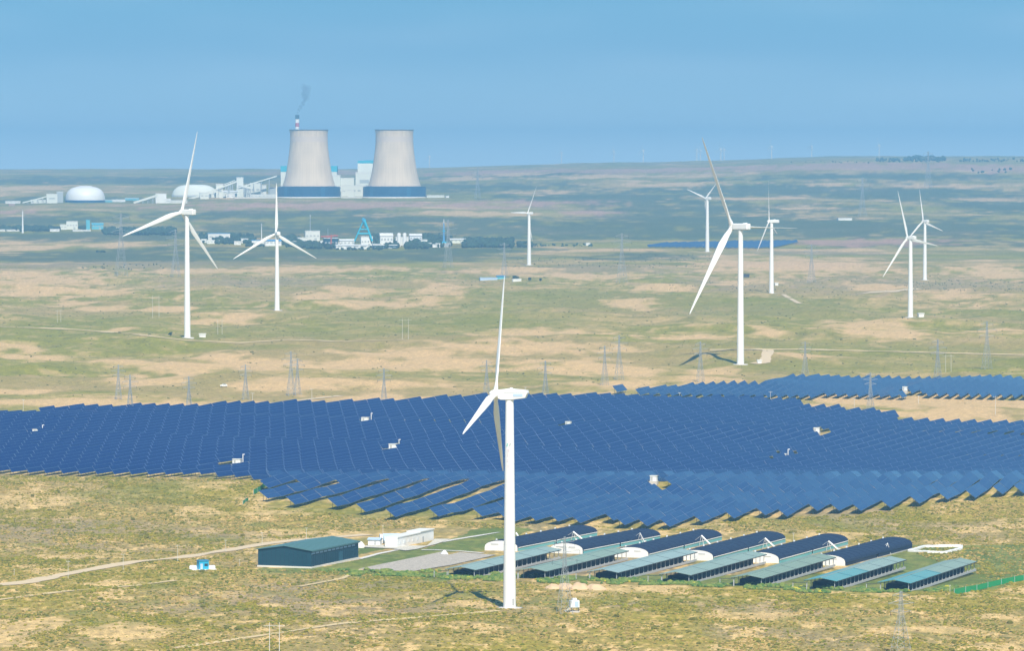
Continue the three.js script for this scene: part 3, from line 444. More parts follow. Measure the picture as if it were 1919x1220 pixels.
[[967, 999, 973, 1008, 'partly hidden behind the near turbine tower'], [1074, 997, 1093, 1012, 'at the first barn right of the near turbine'], [1199, 999, 1208, 1016, 'thin one beside the second barn'], [1314, 1004, 1332, 1022, 'beside the third barn'], [1433, 1009, 1453, 1027, 'beside the fourth barn'], [1552, 1014.5, 1571, 1031, 'beside the fifth barn'], [1663, 1018, 1656, 1036, 'thin one leaning left on the rightmost barn']].forEach(([x0, y0, x1, y1, place], i) => {
  const b = at(x1, y1 + 4), m = b.m, t = thing('feed_auger', 'white slanting feed auger on thin legs, ' + place, 'feed auger', b.v, 0), dx = (x0 - x1) * m, h0 = (y1 - y0 + 4) * m, slim = i === 2 || i === 6;
  part('auger_tube', [tube(V(0, 4 * m, 0), V(dx, h0, -1.5), slim ? .12 : .34, 8)], M.white, t);
  part('leg', [bar(V(dx, h0, -1.5), V(dx + 1.2, 0, -1.2), .13)], M.offWhite, t); part('leg', [bar(V(dx, h0, -1.5), V(dx - .9, 0, -2.2), .13)], M.offWhite, t); part('stay', [bar(V(dx, h0, -1.5), V(dx - 15 * m, h0 * .45, -3), .1)], M.offWhite, t); part('boot', [bx(1, 1.4, 1, .1, 0, 0)], M.offWhite, t);
});
{ // blue kiosk
  const P = at(381, 1067.5), m = P.m, t = thing('kiosk', 'small bright blue box kiosk on a white slab beside the dirt road', 'kiosk', P.v, .35);
  part('slab', [bx(9, .5, 4.6, 0, -.25, 0)], M.white, t); const b = part('kiosk_body', [bx(3.6, 3.0, 3, 0, .2, 0)], M.kiosk, t); part('roof', [bx(4, .3, 3.4, 0, 3.2, 0)], std([.03, .22, .40], .6), b); part('door', [bx(.9, 2, .1, -.9, .3, 1.53)], M.blueSheet, b); part('window', [bx(1.2, .9, .1, .8, 1.4, 1.53)], M.glass, b);
  for (const [dx, w] of [[-17, 3.2], [17, 2.4]]) { const q = at(381 + dx, 1066.5), s = thing('concrete_block', dx < 0 ? 'low white concrete block left of the blue kiosk' : 'low white concrete block right of the blue kiosk', 'concrete block', q.v, .1); part('block', [new RoundedBoxGeometry(w, 1.3, 2.2, 2, .15).translate(0, .5, 0)], M.white, s); part('cap', [bx(w * .8, .2, 1.6, 0, 1.15, 0)], M.cabin, s); }
}
{ // white farm house range and small shed
  const a = at(745, 1026), b = at(813, 1012), L = Math.hypot(b.x - a.x, b.D - a.D), tn = dirTurn(b.x - a.x, b.D - a.D), t = thing('farm_building', 'long low white farm building with flat roof behind the concrete yard', 'building', V(a.x, a.y - .2, -a.D), tn);
  part('wall', [bx(5, 4.2, L * .62, -2.5, -.3, -L * .31), bx(5.4, 4.6, L * .38 - .1, -2.7, -.3, -L * .81)], M.white, t);
  part('roof', [bx(5.5, .3, L * .62, -2.5, 3.9, -L * .31), bx(6.2, .3, L * .38, -2.7, 4.3, -L * .81)], M.offWhite, t);
  for (let k = 0; k < 5; k++) part('window', [bx(.12, 1.1, 1.8, .03, 1.3, -3 - k * L * .12)], M.cabin, t);
  part('door', [bx(.12, 2.3, 1.6, .05, 0, -L * .7)], M.grey, t);
  const c = at(722, 1018), l = thing('lean_to', 'white and pale blue lean-to shelter at the left end of the white farm building', 'shelter', V(c.x + 2.5, c.y - .1, -c.D), .1);
  part('wall', [bx(9, 3.6, 5, 0, -.2, -2)], M.white, l); const g = new THREE.BoxGeometry(7.5, .14, 4.4); g.rotateX(.6); part('roof_sheet', [g.translate(.5, 2.6, 1.8)], M.blueSheet, l); part('post', [bx(.2, 1.6, .2, -3, 0, 3.4)], M.grey, l); part('post', [bx(.2, 1.6, .2, 4, 0, 3.4)], M.grey, l);
  const d = at(701, 1022.5), s = thing('small_shed', 'small white shed with pale blue roof between the warehouse and white building', 'shed', V(d.x, d.y - .1, -d.D), -.2);
  part('wall', [bx(4.6, 2.6, 4, 0, -.2, -2)], M.white, s); const r1 = new THREE.BoxGeometry(5.2, .16, 2.6); r1.rotateX(.25); const r2 = new THREE.BoxGeometry(5.2, .16, 2.6); r2.rotateX(-.25); part('roof', [r1.translate(0, 2.7, -.8), r2.translate(0, 2.7, -3.2)], M.blueSheet, s); part('door', [bx(.9, 1.8, .1, .6, 0, .05)], M.grey, s);
  const e = at(676, 1026), n = thing('sand_heap', 'white heap at the right rear corner of the dark warehouse', 'heap', e.v, 0); part('heap', [lathe([[2.2, -.2], [1.6, 1.1], [.7, 2.2], [0, 2.5]].map(([r, y]) => [r, y]), 9)], M.concretePale, n);
  const h = at(833, 1039), n2 = thing('sand_heap', 'small white heap at the rear corner of the concrete yard', 'heap', h.v, 0); part('heap', [lathe([[1.7, -.2], [1.1, .8], [.4, 1.5], [0, 1.6]], 9)], M.white, n2);
}
[[1037, 1102, 2.9, 'leftmost of four sandy heaps behind the near lattice pylon'], [1060, 1101.5, 3.5, 'second of four sandy heaps behind the near lattice pylon'], [1087, 1103, 4.1, 'third and largest of four sandy heaps behind the near lattice pylon'], [1116, 1104, 3.6, 'rightmost of four sandy heaps behind the near lattice pylon']].forEach(([x, y, w, label], i) => { // spoil heaps
  const P = at(x, y), g = new THREE.SphereGeometry(1, 26, 12, 0, Math.PI * 2, 0, Math.PI / 2), p = g.attributes.position; for (let k = 0; k < p.count; k++) { const a = p.getX(k), b = p.getZ(k), n = 1 + .22 * noise(a * 2.1 + i * 7, b * 2.1); p.setXYZ(k, a * w * n, Math.pow(Math.max(0, p.getY(k)), 1.2) * w * .5 * n - .15, b * w * 1.3 * n); } g.computeVertexNormals();
  const t = thing('sand_heap', label, 'heap', P.v); part('heap', [g], M.spoil, t);
});
{ // white ring wall
  const t = thing('ring_wall', 'low white ring wall of sacks right of the rightmost barn', 'wall', at(1750, 1031).v, 0), o = t.position, pts = [[1703, 1034], [1731, 1026], [1765, 1025], [1800, 1025], [1799, 1030], [1770, 1037], [1740, 1036.5]].map(([a, b]) => at(a, b)), r = rng(5);
  for (let i = 0; i < pts.length; i++) { const a = pts[i], b = pts[(i + 1) % pts.length], n = Math.max(2, Math.round(Math.hypot(b.x - a.x, b.D - a.D) / 3)); for (let k = 0; k < n; k++) { const f = (k + .5) / n, x = lerp(a.x, b.x, f), D = lerp(a.D, b.D, f), g = new RoundedBoxGeometry(Math.hypot(b.x - a.x, b.D - a.D) / n * 1.02, .9 + r() * .3, 1.4, 1, .2); part('sack', [g.rotateY(Math.atan2(b.D - a.D, b.x - a.x)).translate(x - o.x, ground(x, D) + .35 - o.y, -D - o.z)], M.white, t); } }
}
function netFence(pts, h, label) {
  const Q = pts.map(([a, b]) => at(a, b)), o = Q[0], t = thing('net_fence', label, 'fence', o.v, 0);
  for (let i = 0; i < Q.length - 1; i++) { const n = Math.max(1, Math.round(Math.hypot(Q[i + 1].x - Q[i].x, Q[i + 1].D - Q[i].D) / 12)); for (let k = 0; k < n; k++) { const p = (f) => { const x = lerp(Q[i].x, Q[i + 1].x, f), D = lerp(Q[i].D, Q[i + 1].D, f); return V(x - o.x, ground(x, D) - o.y, -D + o.D); }, a = p(k / n), b = p((k + 1) / n), g = new THREE.BoxGeometry(1, h, .08), ps = g.attributes.position; for (let j = 0; j < ps.count; j++) { const e = ps.getX(j) > 0 ? b : a; ps.setXYZ(j, e.x, e.y + ps.getY(j) + h / 2 + .1, e.z + ps.getZ(j)); } g.computeVertexNormals(); part('net_panel', [g], M.greenNet, t); part('post', [bx(.14, h + .5, .14, a.x, a.y - .1, a.z + .12)], M.steel, t); } }
}
netFence([[1787, 1115], [1850, 1102], [1900, 1091], [1935, 1084]], 1.9, 'bright green net fence running off the right edge beyond the sheds');
netFence([[476, 927], [490, 919], [503, 911]], 2.2, 'short bright green net fence at the left tip of the solar slope');
netFence([[456, 946], [466, 939]], 1.5, 'small scrap of green net fence left of the solar slope');
{ // transformer box near the turbine foot
  const P = at(1076, 1147), t = thing('transformer_kiosk', 'pale blue white transformer box on legs with a stair right of the near turbine foot', 'transformer box', P.v, .2);
  part('plinth', [bx(3.2, .7, 2.6, 0, -.3, 0)], M.concrete, t); part('leg', [bx(.2, 1.3, .2, -1.2, .3, 1)], M.dark, t); part('leg', [bx(.2, 1.3, .2, 1.2, .3, 1)], M.dark, t); const b = part('box_body', [new RoundedBoxGeometry(3, 2.3, 2.6, 2, .12).translate(0, 2.7, 0)], M.cabin, t); part('cooler', [bx(1.4, .7, 1.6, 0, 3.85, 0)], M.offWhite, b); part('door', [bx(1.2, 1.7, .08, .5, 1.85, 1.31)], M.blueSheet, b);
  for (let k = 0; k < 5; k++) part('step', [bx(.6, .12, 1, -1.8 - k * .4, 1.35 - k * .3, .6)], M.offWhite, t); part('stair_rail', [bar(V(-1.5, 1.5, 1.15), V(-3.6, -.1, 1.15), .16)], M.offWhite, t);
}

// ------------------------------------------------------------------ pylons and poles
function pylon(px, base, top, place, near, w) {
  const P = at(px, base), H = (base - top) * P.m, b = (w ?? .17) * H, tk = near ? .085 : clamp(P.m * .34, .14, .6), mt = M.steel;
  const t = thing('lattice_pylon', 'grey steel lattice pylon ' + place, 'pylon', P.v, .35), body = [], half = (f) => f < .62 ? lerp(b / 2, b * .13, f / .62) : lerp(b * .13, b * .05, (f - .62) / .38), lv = [0, .16, .3, .42, .53, .62, .71, .8, .89, 1], cn = (f, i) => V((i & 1 ? 1 : -1) * half(f), f * H, (i & 2 ? 1 : -1) * half(f));
  for (let i = 0; i < 4; i++) part('leg', [bar(cn(-.01, i), cn(.62, i), tk), bar(cn(.62, i), cn(1, i), tk * .9)], mt, t);
  for (let k = 0; k < lv.length - 1; k++) for (const [a, c] of [[0, 1], [1, 3], [3, 2], [2, 0]]) { body.push(bar(cn(lv[k], a), cn(lv[k + 1], c), tk * .62), bar(cn(lv[k], c), cn(lv[k + 1], a), tk * .62), bar(cn(lv[k + 1], a), cn(lv[k + 1], c), tk * .55)); }
  part('lattice_bracing', body, mt, t);
  for (const [f, l] of [[.68, .17], [.8, .21], [.92, .14]]) { const y = f * H, x = l * H, d = half(f), arm = []; for (const s of [-1, 1]) for (const z of [-1, 1]) arm.push(bar(V(s * d, y, z * d), V(s * x, y + .02 * H, 0), tk * .7), bar(V(s * d, y + .06 * H, z * d), V(s * x, y + .02 * H, 0), tk * .7)); part('crossarm', arm, mt, t); for (const s of [-1, 1]) part('insulator', [tube(V(s * x, y + .02 * H, 0), V(s * x, y - .04 * H, 0), tk * .55, 6)], M.dark, t); }
}
[[1058, 1150, 1005, 'rising beside the transformer box in front of the sheds', 1], [1687, 1232, 1107, 'at the bottom edge below the right sheds', 1, .27], [223, 749, 683, 'standing before the left end of the solar field'], [245, 775, 702, 'thin and faint just behind the left end of the solar field'], [355, 775, 705, 'faint, between the car and the left pylon'], [461, 749, 683, 'standing right of the white car'], [546, 742, 658, 'taller of the close pair left of the middle'], [558, 740, 672, 'shorter of the close pair left of the middle'], [720, 764, 690, 'thin, at the far field edge left of the turbine'], [912, 738, 675, 'behind the near turbine hub on the left'], [1022, 753, 676, 'just right of the near turbine nacelle'], [1133, 722, 648, 'thin, right of the near turbine above the field'], [1160, 712, 628, 'faint, behind the lone panel row'], [1312, 716, 640, 'on sand left of the big right turbine'], [1508, 702, 640, 'in the grass right of the big right turbine'], [1756, 722, 636, 'behind the right solar strip'], [1848, 692, 602, 'tall, far right above the right solar strip'], [1630, 769, 698, 'white, standing on the sandy gap between the solar strips'], [1165, 530, 437, 'far, on the grey scrub near the middle'], [1520, 530, 458, 'far, right of the turbine behind the big one'], [840, 502, 412, 'far, in front of the mine tree belt'], [228, 517, 400, 'tall and far, left of the tall left turbine'], [330, 520, 430, 'far, close behind the tall left turbine tower'], [895, 372, 315, 'very far, right of the cooling towers'], [1738, 352, 284, 'very far on the skyline hill at the right'], [945, 522, 455, 'faint, behind the tip of the near turbine blade'], [1615, 405, 333, 'very faint on the blue plain at the right']].forEach((a) => pylon(...a));
function polePair(px, base, top, label) { const P = at(px, base), H = (base - top) * P.m, w = .14 * H, r = clamp(P.m * .32, .14, .7), t = thing('pole_pair', label, 'utility pole', P.v, 0); part('pole', [tube(V(-w, -.5, 0), V(-w, H, 0), r, 6, r * .7)], M.pole, t); part('pole', [tube(V(w, -.5, 0), V(w, H, 0), r, 6, r * .7)], M.pole, t); part('crossarm', [bar(V(-w * 2.2, H * .9, 0), V(w * 2.2, H * .9, 0), r * .8)], M.pole, t); }
[[760, 636, 596, 'pale twin pole frame on the grass in the middle left of the near blade'], [112, 604, 580, 'pale twin pole frame at the far left in the grass'], [293, 596, 553, 'pale twin pole frame left of the tall left turbine'], [413, 627, 598, 'pale twin pole frame right of the tall left turbine foot'], [515, 1232, 1166, 'white twin pole cut by the bottom edge'], [1776, 700, 664, 'pale twin pole frame at the right below the dirt track']].forEach((a) => polePair(...a));
function utilityPole(px, base, top, label) { const P = at(px, base), H = (base - top) * P.m, r = clamp(P.m * .45, .09, .5), t = thing('utility_pole', label, 'utility pole', P.v, 0); part('pole', [tube(V(0, -.5, 0), V(0, H, 0), r, 6, r * .7)], M.pole, t); part('crossarm', [bar(V(-.11 * H, H * .93, 0), V(.11 * H, H * .93, 0), r * .8)], M.pole, t); part('insulator', [tube(V(-.1 * H, H * .93, 0), V(-.1 * H, H * .98, 0), r * .5, 5)], M.white, t); part('insulator', [tube(V(.1 * H, H * .93, 0), V(.1 * H, H * .98, 0), r * .5, 5)], M.white, t); }
[[28, 1078, 1066, 'short pale pole at the far left of the dirt road'], [129, 1084, 1050, 'pale pole beside the dirt road, leftmost tall one'], [232, 1067, 1037, 'pale pole beside the dirt road left of the blue kiosk'], [334, 1053, 1020, 'pale pole beside the dirt road just left of the blue kiosk'], [424, 1034, 1011, 'pale pole beside the road between kiosk and warehouse'], [492, 1020, 997, 'pale pole behind the left corner of the dark warehouse'], [575, 1012, 988, 'pale pole behind the dark warehouse roof'], [718, 1000, 984, 'pale pole behind the white farm building'], [1273, 757, 735, 'pale pole at the far edge of the solar field'], [1443, 761, 733, 'pale pole between the field and the right strip'], [1600, 770, 746, 'pale pole on the sandy gap left of the white pylon'], [1720, 757, 741, 'pale pole on the sandy gap right of the white pylon'], [1864, 777, 742, 'pale pole on the sandy gap near the right edge'], [474, 762, 735, 'pale pole before the field right of the white car'], [585, 752, 728, 'pale pole right of the close pair of pylons'], [45, 770, 748, 'pale pole at the far left edge before the field'], [1486, 1018, 998, 'pale pole behind the barns right of the solar slope'], [1779, 1110, 1096, 'pale pole at the tip of the green net fence'], [450, 1062, 1048, 'short pale pole left of the dark warehouse']].forEach((a) => utilityPole(...a));
{ // slim mast far left
  const P = at(44, 437), m = P.m, H = 41 * m, t = thing('white_mast', 'slim white mast rising from the far left tree belt', 'mast', P.v); part('pole', [tube(V(0, 0, 0), V(0, H, 0), 1.9, 8, .8)], M.white, t); part('tip', [tube(V(0, H, 0), V(0, H + 3, 0), .4, 5)], M.grey, t);
}
{ // white car
  const P = at(420, 725), t = thing('parked_car', 'small white car parked on the sand left of the pylon', 'car', P.v, .2);
  const b = part('body', [new RoundedBoxGeometry(4.8, .9, 1.9, 3, .25).translate(0, .85, 0), new RoundedBoxGeometry(2.7, .8, 1.7, 3, .3).translate(.4, 1.55, 0)], M.white, t); part('window', [bx(2.2, .45, 1.74, .4, 1.42, 0)], M.glass, b);
  for (const x of [-1.5, 1.5]) for (const z of [-.85, .85]) part('wheel', [new THREE.CylinderGeometry(.36, .36, .25, 12).rotateX(Math.PI / 2).translate(x, .36, z)], M.dark, t);
}

// ------------------------------------------------------------------ power station
function block(o) {                                                        // a building from its outline in the photo: footprint on the ground, true size
  const P = at((o.x0 + o.x1) / 2, o.y1), m = (o.D ?? P.D) / F, D = o.D ?? P.D, x = ((o.x0 + o.x1) / 2 - CX) * m, w = (o.x1 - o.x0) * m, h = (o.y1 - o.y0) * m, d = o.d ?? w * .7, y = o.D ? EYE - (o.y1 - 300) * m : P.y;
  const t = thing(o.name ?? 'plant_building', o.label, o.cat ?? 'building', V(x, y, -D), o.turn ?? .12, o.group);
  const rh = o.gable ? h * .22 : 0, wall = part('wall', [bx(w, h - rh + 6, d, 0, -6, -d / 2)], o.m ?? M.plant, t);
  if (o.gable) { const s = new THREE.Shape([[-w / 2 - 1, 0], [w / 2 + 1, 0], [0, rh]].map(([a, b]) => new THREE.Vector2(a, b))); const g = o.gable === 2 ? new THREE.ExtrudeGeometry(new THREE.Shape([[-d / 2 - 1, 0], [d / 2 + 1, 0], [0, rh]].map(([a, b]) => new THREE.Vector2(a, b))), { depth: w + 1, bevelEnabled: false }).rotateY(Math.PI / 2).translate(-w / 2 - .5, h - rh, -d / 2) : new THREE.ExtrudeGeometry(s, { depth: d + 1, bevelEnabled: false }).translate(0, h - rh, -d - .5); part('roof', [g], o.roof ?? M.offWhite, t); }
  else part('roof', [bx(w + .8, o.rt ?? Math.max(.8, h * .05), d + .8, 0, h, -d / 2)], o.roof ?? M.offWhite, t);
  const nw = o.win ?? 0; for (let k = 0; k < nw; k++) part('window', [bx(w / nw * .55, h * .16, .4, (k + .5) / nw * w - w / 2, h * (o.wy ?? .45), .1)], M.plantGrey, t);
  if (o.door) part('door', [bx(Math.max(2.5, w * .16), h * .3, .4, w * .2, 0, .12)], M.plantGrey, t);
  return { t, w, h, d, D, m, wall };
}
function coolingTower(x, label) {
  const P = at(x, 370), D = P.D, m = P.m, t = thing('cooling_tower', label, 'cooling tower', P.v, 0), r = (px) => px * m / 2, yy = (py) => (370 - py) * m;
  const prof = [[99, 349], [93, 340], [88, 330], [83, 318], [79.5, 306], [76, 294], [73, 282], [70.8, 270], [70, 258], [70.6, 250], [72.5, 243.5]].map(([d, y]) => [r(d), yy(y)]);
  part('shell', [lathe(prof, 72), lathe(prof.map(([a, b]) => [a - 1.2, b]), 72)], M.shellTex, t);
  part('rim', [lathe([[r(72.5) - 1.5, yy(244.5)], [r(73.6), yy(244.5)], [r(73.6), yy(242.8)], [r(72.5) - 1.5, yy(242.8)]], 72)], M.rim, t);
  const band = (y0, y1, mt) => { const i = (y) => { let k = 0; while (k < prof.length - 2 && yy(y) > prof[k + 1][1]) k++; const [a, b] = [prof[k], prof[k + 1]]; return lerp(a[0], b[0], (yy(y) - a[1]) / (b[1] - a[1])) + .25; }; const pts = []; for (let y = y0; y >= y1; y -= 2) pts.push([i(y), yy(y)]); part('stain_band', [lathe(pts, 72)], mt, t, 'darker weathered ring of concrete'); };
  band(266, 256, M.shellBand);
  const n = 44, R = r(117); for (let k = 0; k < n; k++) { const a = (k + .5) / n * 2 * Math.PI, w = 2 * R * Math.tan(Math.PI / n); const mt = k % 7 === 3 ? skirtB : M.skirt; part('skirt_panel', [new THREE.BoxGeometry(w * .985, yy(350), .8).translate(0, yy(350) / 2 - .5, R).rotateY(a)], mt, t); }
  part('basin', [lathe([[R + 2, -4], [R + 2, 1.6], [R - 3, 1.6]], 60)], M.concretePale, t); part('fill_roof', [lathe([[R + .5, yy(350)], [r(96), yy(349)]], 60)], M.skirt, t);
}
{ // rain streaks and lift joints of the concrete shells
  const w = 512, h = 256, d = new Uint8Array(w * h * 4); for (let y = 0; y < h; y++) for (let x = 0; x < w; x++) { const st = noise(Math.abs(x - w / 2) / 5, y / 150 + 3) * .05 + noise(Math.abs(x - w / 2) / 17 + 9, y / 60) * .04, j = y % 16 === 0 ? -.05 : 0, v = clamp(.93 + st + j, 0, 1) * 255, k = (y * w + x) * 4; d[k] = v; d[k + 1] = v; d[k + 2] = v; d[k + 3] = 255; }
  const tx = new THREE.DataTexture(d, w, h); tx.colorSpace = THREE.SRGBColorSpace; tx.wrapS = tx.wrapT = THREE.RepeatWrapping; tx.magFilter = THREE.LinearFilter; tx.needsUpdate = true; M.shellTex = M.shell.clone(); M.shellTex.map = tx;
}
const skirtB = std([.01, .09, .2], .5);
coolingTower(579.5, 'left of two big concrete cooling towers with blue skirt, chimney behind it'); coolingTower(739.5, 'right of two big concrete cooling towers with blue skirt');
{ // chimney behind the left tower, with its smoke
  const D = at(560, 369).D + 420, m = D / F, x = (558 - CX) * m, y0 = ground(x, D), Y = (py) => EYE - (py - 300) * m - y0, t = thing('chimney', 'tall chimney with red and white bands and dark top behind the left cooling tower', 'chimney', V(x, y0, -D));
  const seg = (a, b, mt, nm) => part(nm, [tube(V(0, a, 0), V(0, b, 0), 4.9, 18)], mt, t);
  seg(-4, Y(243), M.plant, 'shaft'); seg(Y(243), Y(238), M.white, 'white_band'); seg(Y(238), Y(230.5), M.redBand, 'red_band'); seg(Y(230.5), Y(223.5), M.white, 'white_band'); seg(Y(223.5), Y(215.5), M.stackTop, 'dark_top');
  const r = rng(9), gs = [], pts = [[559, 213, 2.5], [562, 207, 4], [565, 200, 5.5], [569, 192, 7], [573, 184, 8], [575, 176, 9], [575, 168, 10], [571, 161, 10]];
  for (let i = 0; i < 60; i++) { const f = r() * (pts.length - 1.01), k = Math.floor(f), u = f - k, a = pts[k], b = pts[k + 1], rad = lerp(a[2], b[2], u) * (.4 + r() * .6) * m * .6; const g = new THREE.IcosahedronGeometry(rad, 2); gs.push(g.translate((lerp(a[0], b[0], u) + (r() - .5) * lerp(a[2], b[2], u) * 1.2 - CX) * m, EYE - (lerp(a[1], b[1], u) - 300) * m, -D + (r() - .5) * 30)); }
  solo('smoke', gs, new THREE.MeshStandardMaterial({ color: RGB(.13, .19, .28), roughness: 1, transparent: true, opacity: .06, depthWrite: false }), 'thin grey smoke drifting from the banded chimney', 'smoke', null, 'stuff');
}
const PD = at(640, 370).D;
block({ name: 'boiler_house', x0: 527, x1: 632, y0: 322, y1: 364, D: PD + 330, d: 60, turn: 0, label: 'pale boiler house with bright blue top behind the left cooling tower', roof: M.plantRoof, rt: 14, win: 0 });
block({ name: 'boiler_house', x0: 671, x1: 760, y0: 306, y1: 364, D: PD + 330, d: 60, turn: 0, label: 'taller pale boiler house with blue top behind the right cooling tower', roof: M.plantRoof, rt: 6 });
block({ x0: 683, x1: 706, y0: 301, y1: 307, D: PD + 335, d: 40, turn: 0, label: 'bright blue rooftop plant room on the taller boiler house', m: M.plantRoof, roof: M.plantRoof });
block({ x0: 667, x1: 700, y0: 325, y1: 366, D: PD + 260, d: 40, turn: 0, label: 'stepped pale annexe with grey floor strips left of the right cooling tower', win: 1, wy: .55 });
block({ x0: 620, x1: 638, y0: 330, y1: 366, D: PD + 250, d: 40, turn: 0, label: 'pale stair tower block right of the left cooling tower' });
block({ x0: 638, x1: 664, y0: 334, y1: 352, D: PD + 280, d: 30, turn: 0, label: 'pale bridge hall linking the two boiler houses', win: 3, wy: .1 });
block({ x0: 640, x1: 688, y0: 348, y1: 368, D: PD + 120, d: 40, turn: 0, label: 'low cream turbine hall between the cooling towers', win: 5 });
block({ x0: 652, x1: 664, y0: 357, y1: 369.5, D: PD + 30, d: 12, turn: 0, label: 'small white pump house between the cooling towers' });
block({ x0: 800, x1: 833, y0: 366.5, y1: 370.5, label: 'long low white shed right of the right cooling tower', win: 6 });
block({ x0: 470, x1: 489, y0: 344.5, y1: 369, label: 'pale silo house left of the left cooling tower', win: 2 });
block({ x0: 489, x1: 500, y0: 348, y1: 369, label: 'narrow pale block beside the silo house', m: M.offWhite });
block({ x0: 505, x1: 519, y0: 352, y1: 369, label: 'grey block left of the left cooling tower behind the turbine blade', m: M.plantGrey });
block({ x0: 397, x1: 447, y0: 357, y1: 370.5, label: 'low cream coal handling hall left of the silo house', win: 4, gable: 2 });
block({ name: 'transfer_tower', x0: 444.5, x1: 457, y0: 334, y1: 369.5, label: 'tall pale transfer tower at the top of the coal conveyors', win: 1 });
block({ name: 'transfer_tower', x0: 406, x1: 419, y0: 346, y1: 371, label: 'pale transfer tower between two sloping conveyors', win: 1 });
block({ name: 'transfer_tower', x0: 293, x1: 313, y0: 363.5, y1: 381, label: 'white transfer house at the top of the left sloping conveyor', m: M.white });
block({ name: 'transfer_tower', x0: 89, x1: 109, y0: 364, y1: 381, label: 'cream transfer house beside the white coal dome', win: 1 });
block({ x0: 108, x1: 120, y0: 360, y1: 380, label: 'blue grey link block between the cream house and the white dome', m: M.plantGrey });
block({ x0: 60, x1: 88, y0: 375, y1: 381, label: 'low pale shed left of the cream transfer house' });
function conveyor(a, b, D, wpx, label) { const m = D / F, p = ([x, y]) => V((x - CX) * m, EYE - (y - 300) * m, 0), A = p(a), B = p(b), o = V(A.x, ground(A.x, D), -D), t = thing('coal_conveyor', label, 'conveyor', o), w = wpx * m, d = B.clone().sub(A), L = d.length(), g = new THREE.BoxGeometry(L, w, w * 1.2); g.rotateZ(Math.atan2(d.y, d.x)); part('gallery', [g.translate((A.x + B.x) / 2 - o.x, (A.y + B.y) / 2 - o.y, 0)], M.plant, t); for (let k = 1; k < 5; k++) { const q = A.clone().lerp(B, k / 5); part('trestle', [bar(V(q.x - o.x, q.y - o.y, 0), V(q.x - o.x - 2, ground(q.x, D) - o.y - 2, 3), 1.1), bar(V(q.x - o.x, q.y - o.y, 0), V(q.x - o.x + 2, ground(q.x, D) - o.y - 2, -3), 1.1)], M.plantGrey, t); } }
const D1 = at(300, 381).D, D2 = at(420, 371).D, D0 = at(100, 381).D;
conveyor([252, 380], [297, 366], D1, 4, 'white sloping conveyor gallery left of the long dome'); conveyor([330, 380], [410, 358], D2 - 60, 3.2, 'lower pale conveyor gallery behind the tall left turbine'); conveyor([356, 374], [448, 339], D2, 3, 'long upper pale conveyor gallery rising to the tall transfer tower'); conveyor([457, 349], [473, 353], D2, 4, 'short pale conveyor gallery between transfer tower and silo house'); conveyor([44, 380], [91, 368], D0, 2, 'thin pale conveyor gallery left of the white coal dome'); conveyor([420, 346], [441, 338], D2 + 60, 1.3, 'thin pipe bridge left of the tall transfer tower');
block({ x0: 12, x1: 40, y0: 377.5, y1: 381.5, m: M.offWhite, win: 4, d: 20, label: 'row of low pale huts left of the cream transfer house' });
block({ x0: 18, x1: 30, y0: 382, y1: 386, m: M.brick, win: 0, d: 20, label: 'small pinkish heap house at the far left of the plant plain' });
block({ x0: 212, x1: 236, y0: 374.5, y1: 378.5, m: M.white, win: 4, d: 20, label: 'low white shed between the white dome and the sloping conveyor' });
block({ x0: 199, x1: 212, y0: 375, y1: 379, m: M.blueBuilding, win: 2, d: 20, label: 'low blue shed right of the white coal dome' });
block({ x0: 236, x1: 262, y0: 371.5, y1: 375.5, m: M.blueBuilding, win: 3, d: 20, label: 'long low teal shed behind the left sloping conveyor' });
block({ x0: 311, x1: 321, y0: 373, y1: 381, m: M.white, win: 1, d: 20, label: 'white annexe at the foot of the left transfer house' });
block({ x0: 320, x1: 352, y0: 376, y1: 381, m: M.offWhite, win: 5, d: 20, label: 'long white wall building below the long cream hall' });
block({ x0: 376, x1: 392, y0: 362, y1: 373, m: M.plant, win: 2, d: 20, label: 'pale crusher house between the two lower conveyors' });
block({ x0: 425, x1: 441, y0: 364, y1: 371, m: M.white, win: 2, d: 20, label: 'pale fan house in front of the coal handling hall' });
block({ x0: 457, x1: 468, y0: 350, y1: 369.5, m: M.plantGrey, win: 1, d: 20, label: 'grey filter block right of the tall transfer tower' });
block({ x0: 462, x1: 471, y0: 357, y1: 370, m: M.plant, win: 1, d: 20, label: 'short pale block left of the silo house' });
block({ x0: 470, x1: 520, y0: 365, y1: 371, m: M.offWhite, win: 7, d: 20, label: 'pale low range in front of the silo house' });
block({ x0: 440, x1: 520, y0: 370, y1: 372, m: M.concretePale, win: 0, d: 20, label: 'long low boundary wall of the plant under the left tower' });
block({ x0: 640, x1: 680, y0: 369.5, y1: 371.5, m: M.concretePale, win: 0, d: 20, label: 'long low boundary wall of the plant under the towers' });
block({ x0: 836, x1: 842, y0: 367.5, y1: 370.5, m: M.white, win: 0, d: 20, label: 'small white gatehouse right of the long low shed' });
block({ x0: 640, x1: 650, y0: 352, y1: 358, m: M.plantGrey, win: 0, d: 20, label: 'pale pipe house low between the boiler houses' });
conveyor([447, 352], [520, 330], at(480, 370).D + 30, 2.2, 'pale conveyor bridge rising to the left boiler house');
conveyor([588, 366], [650, 356], PD + 90, 1.6, 'low pipe bridge between the cooling towers');
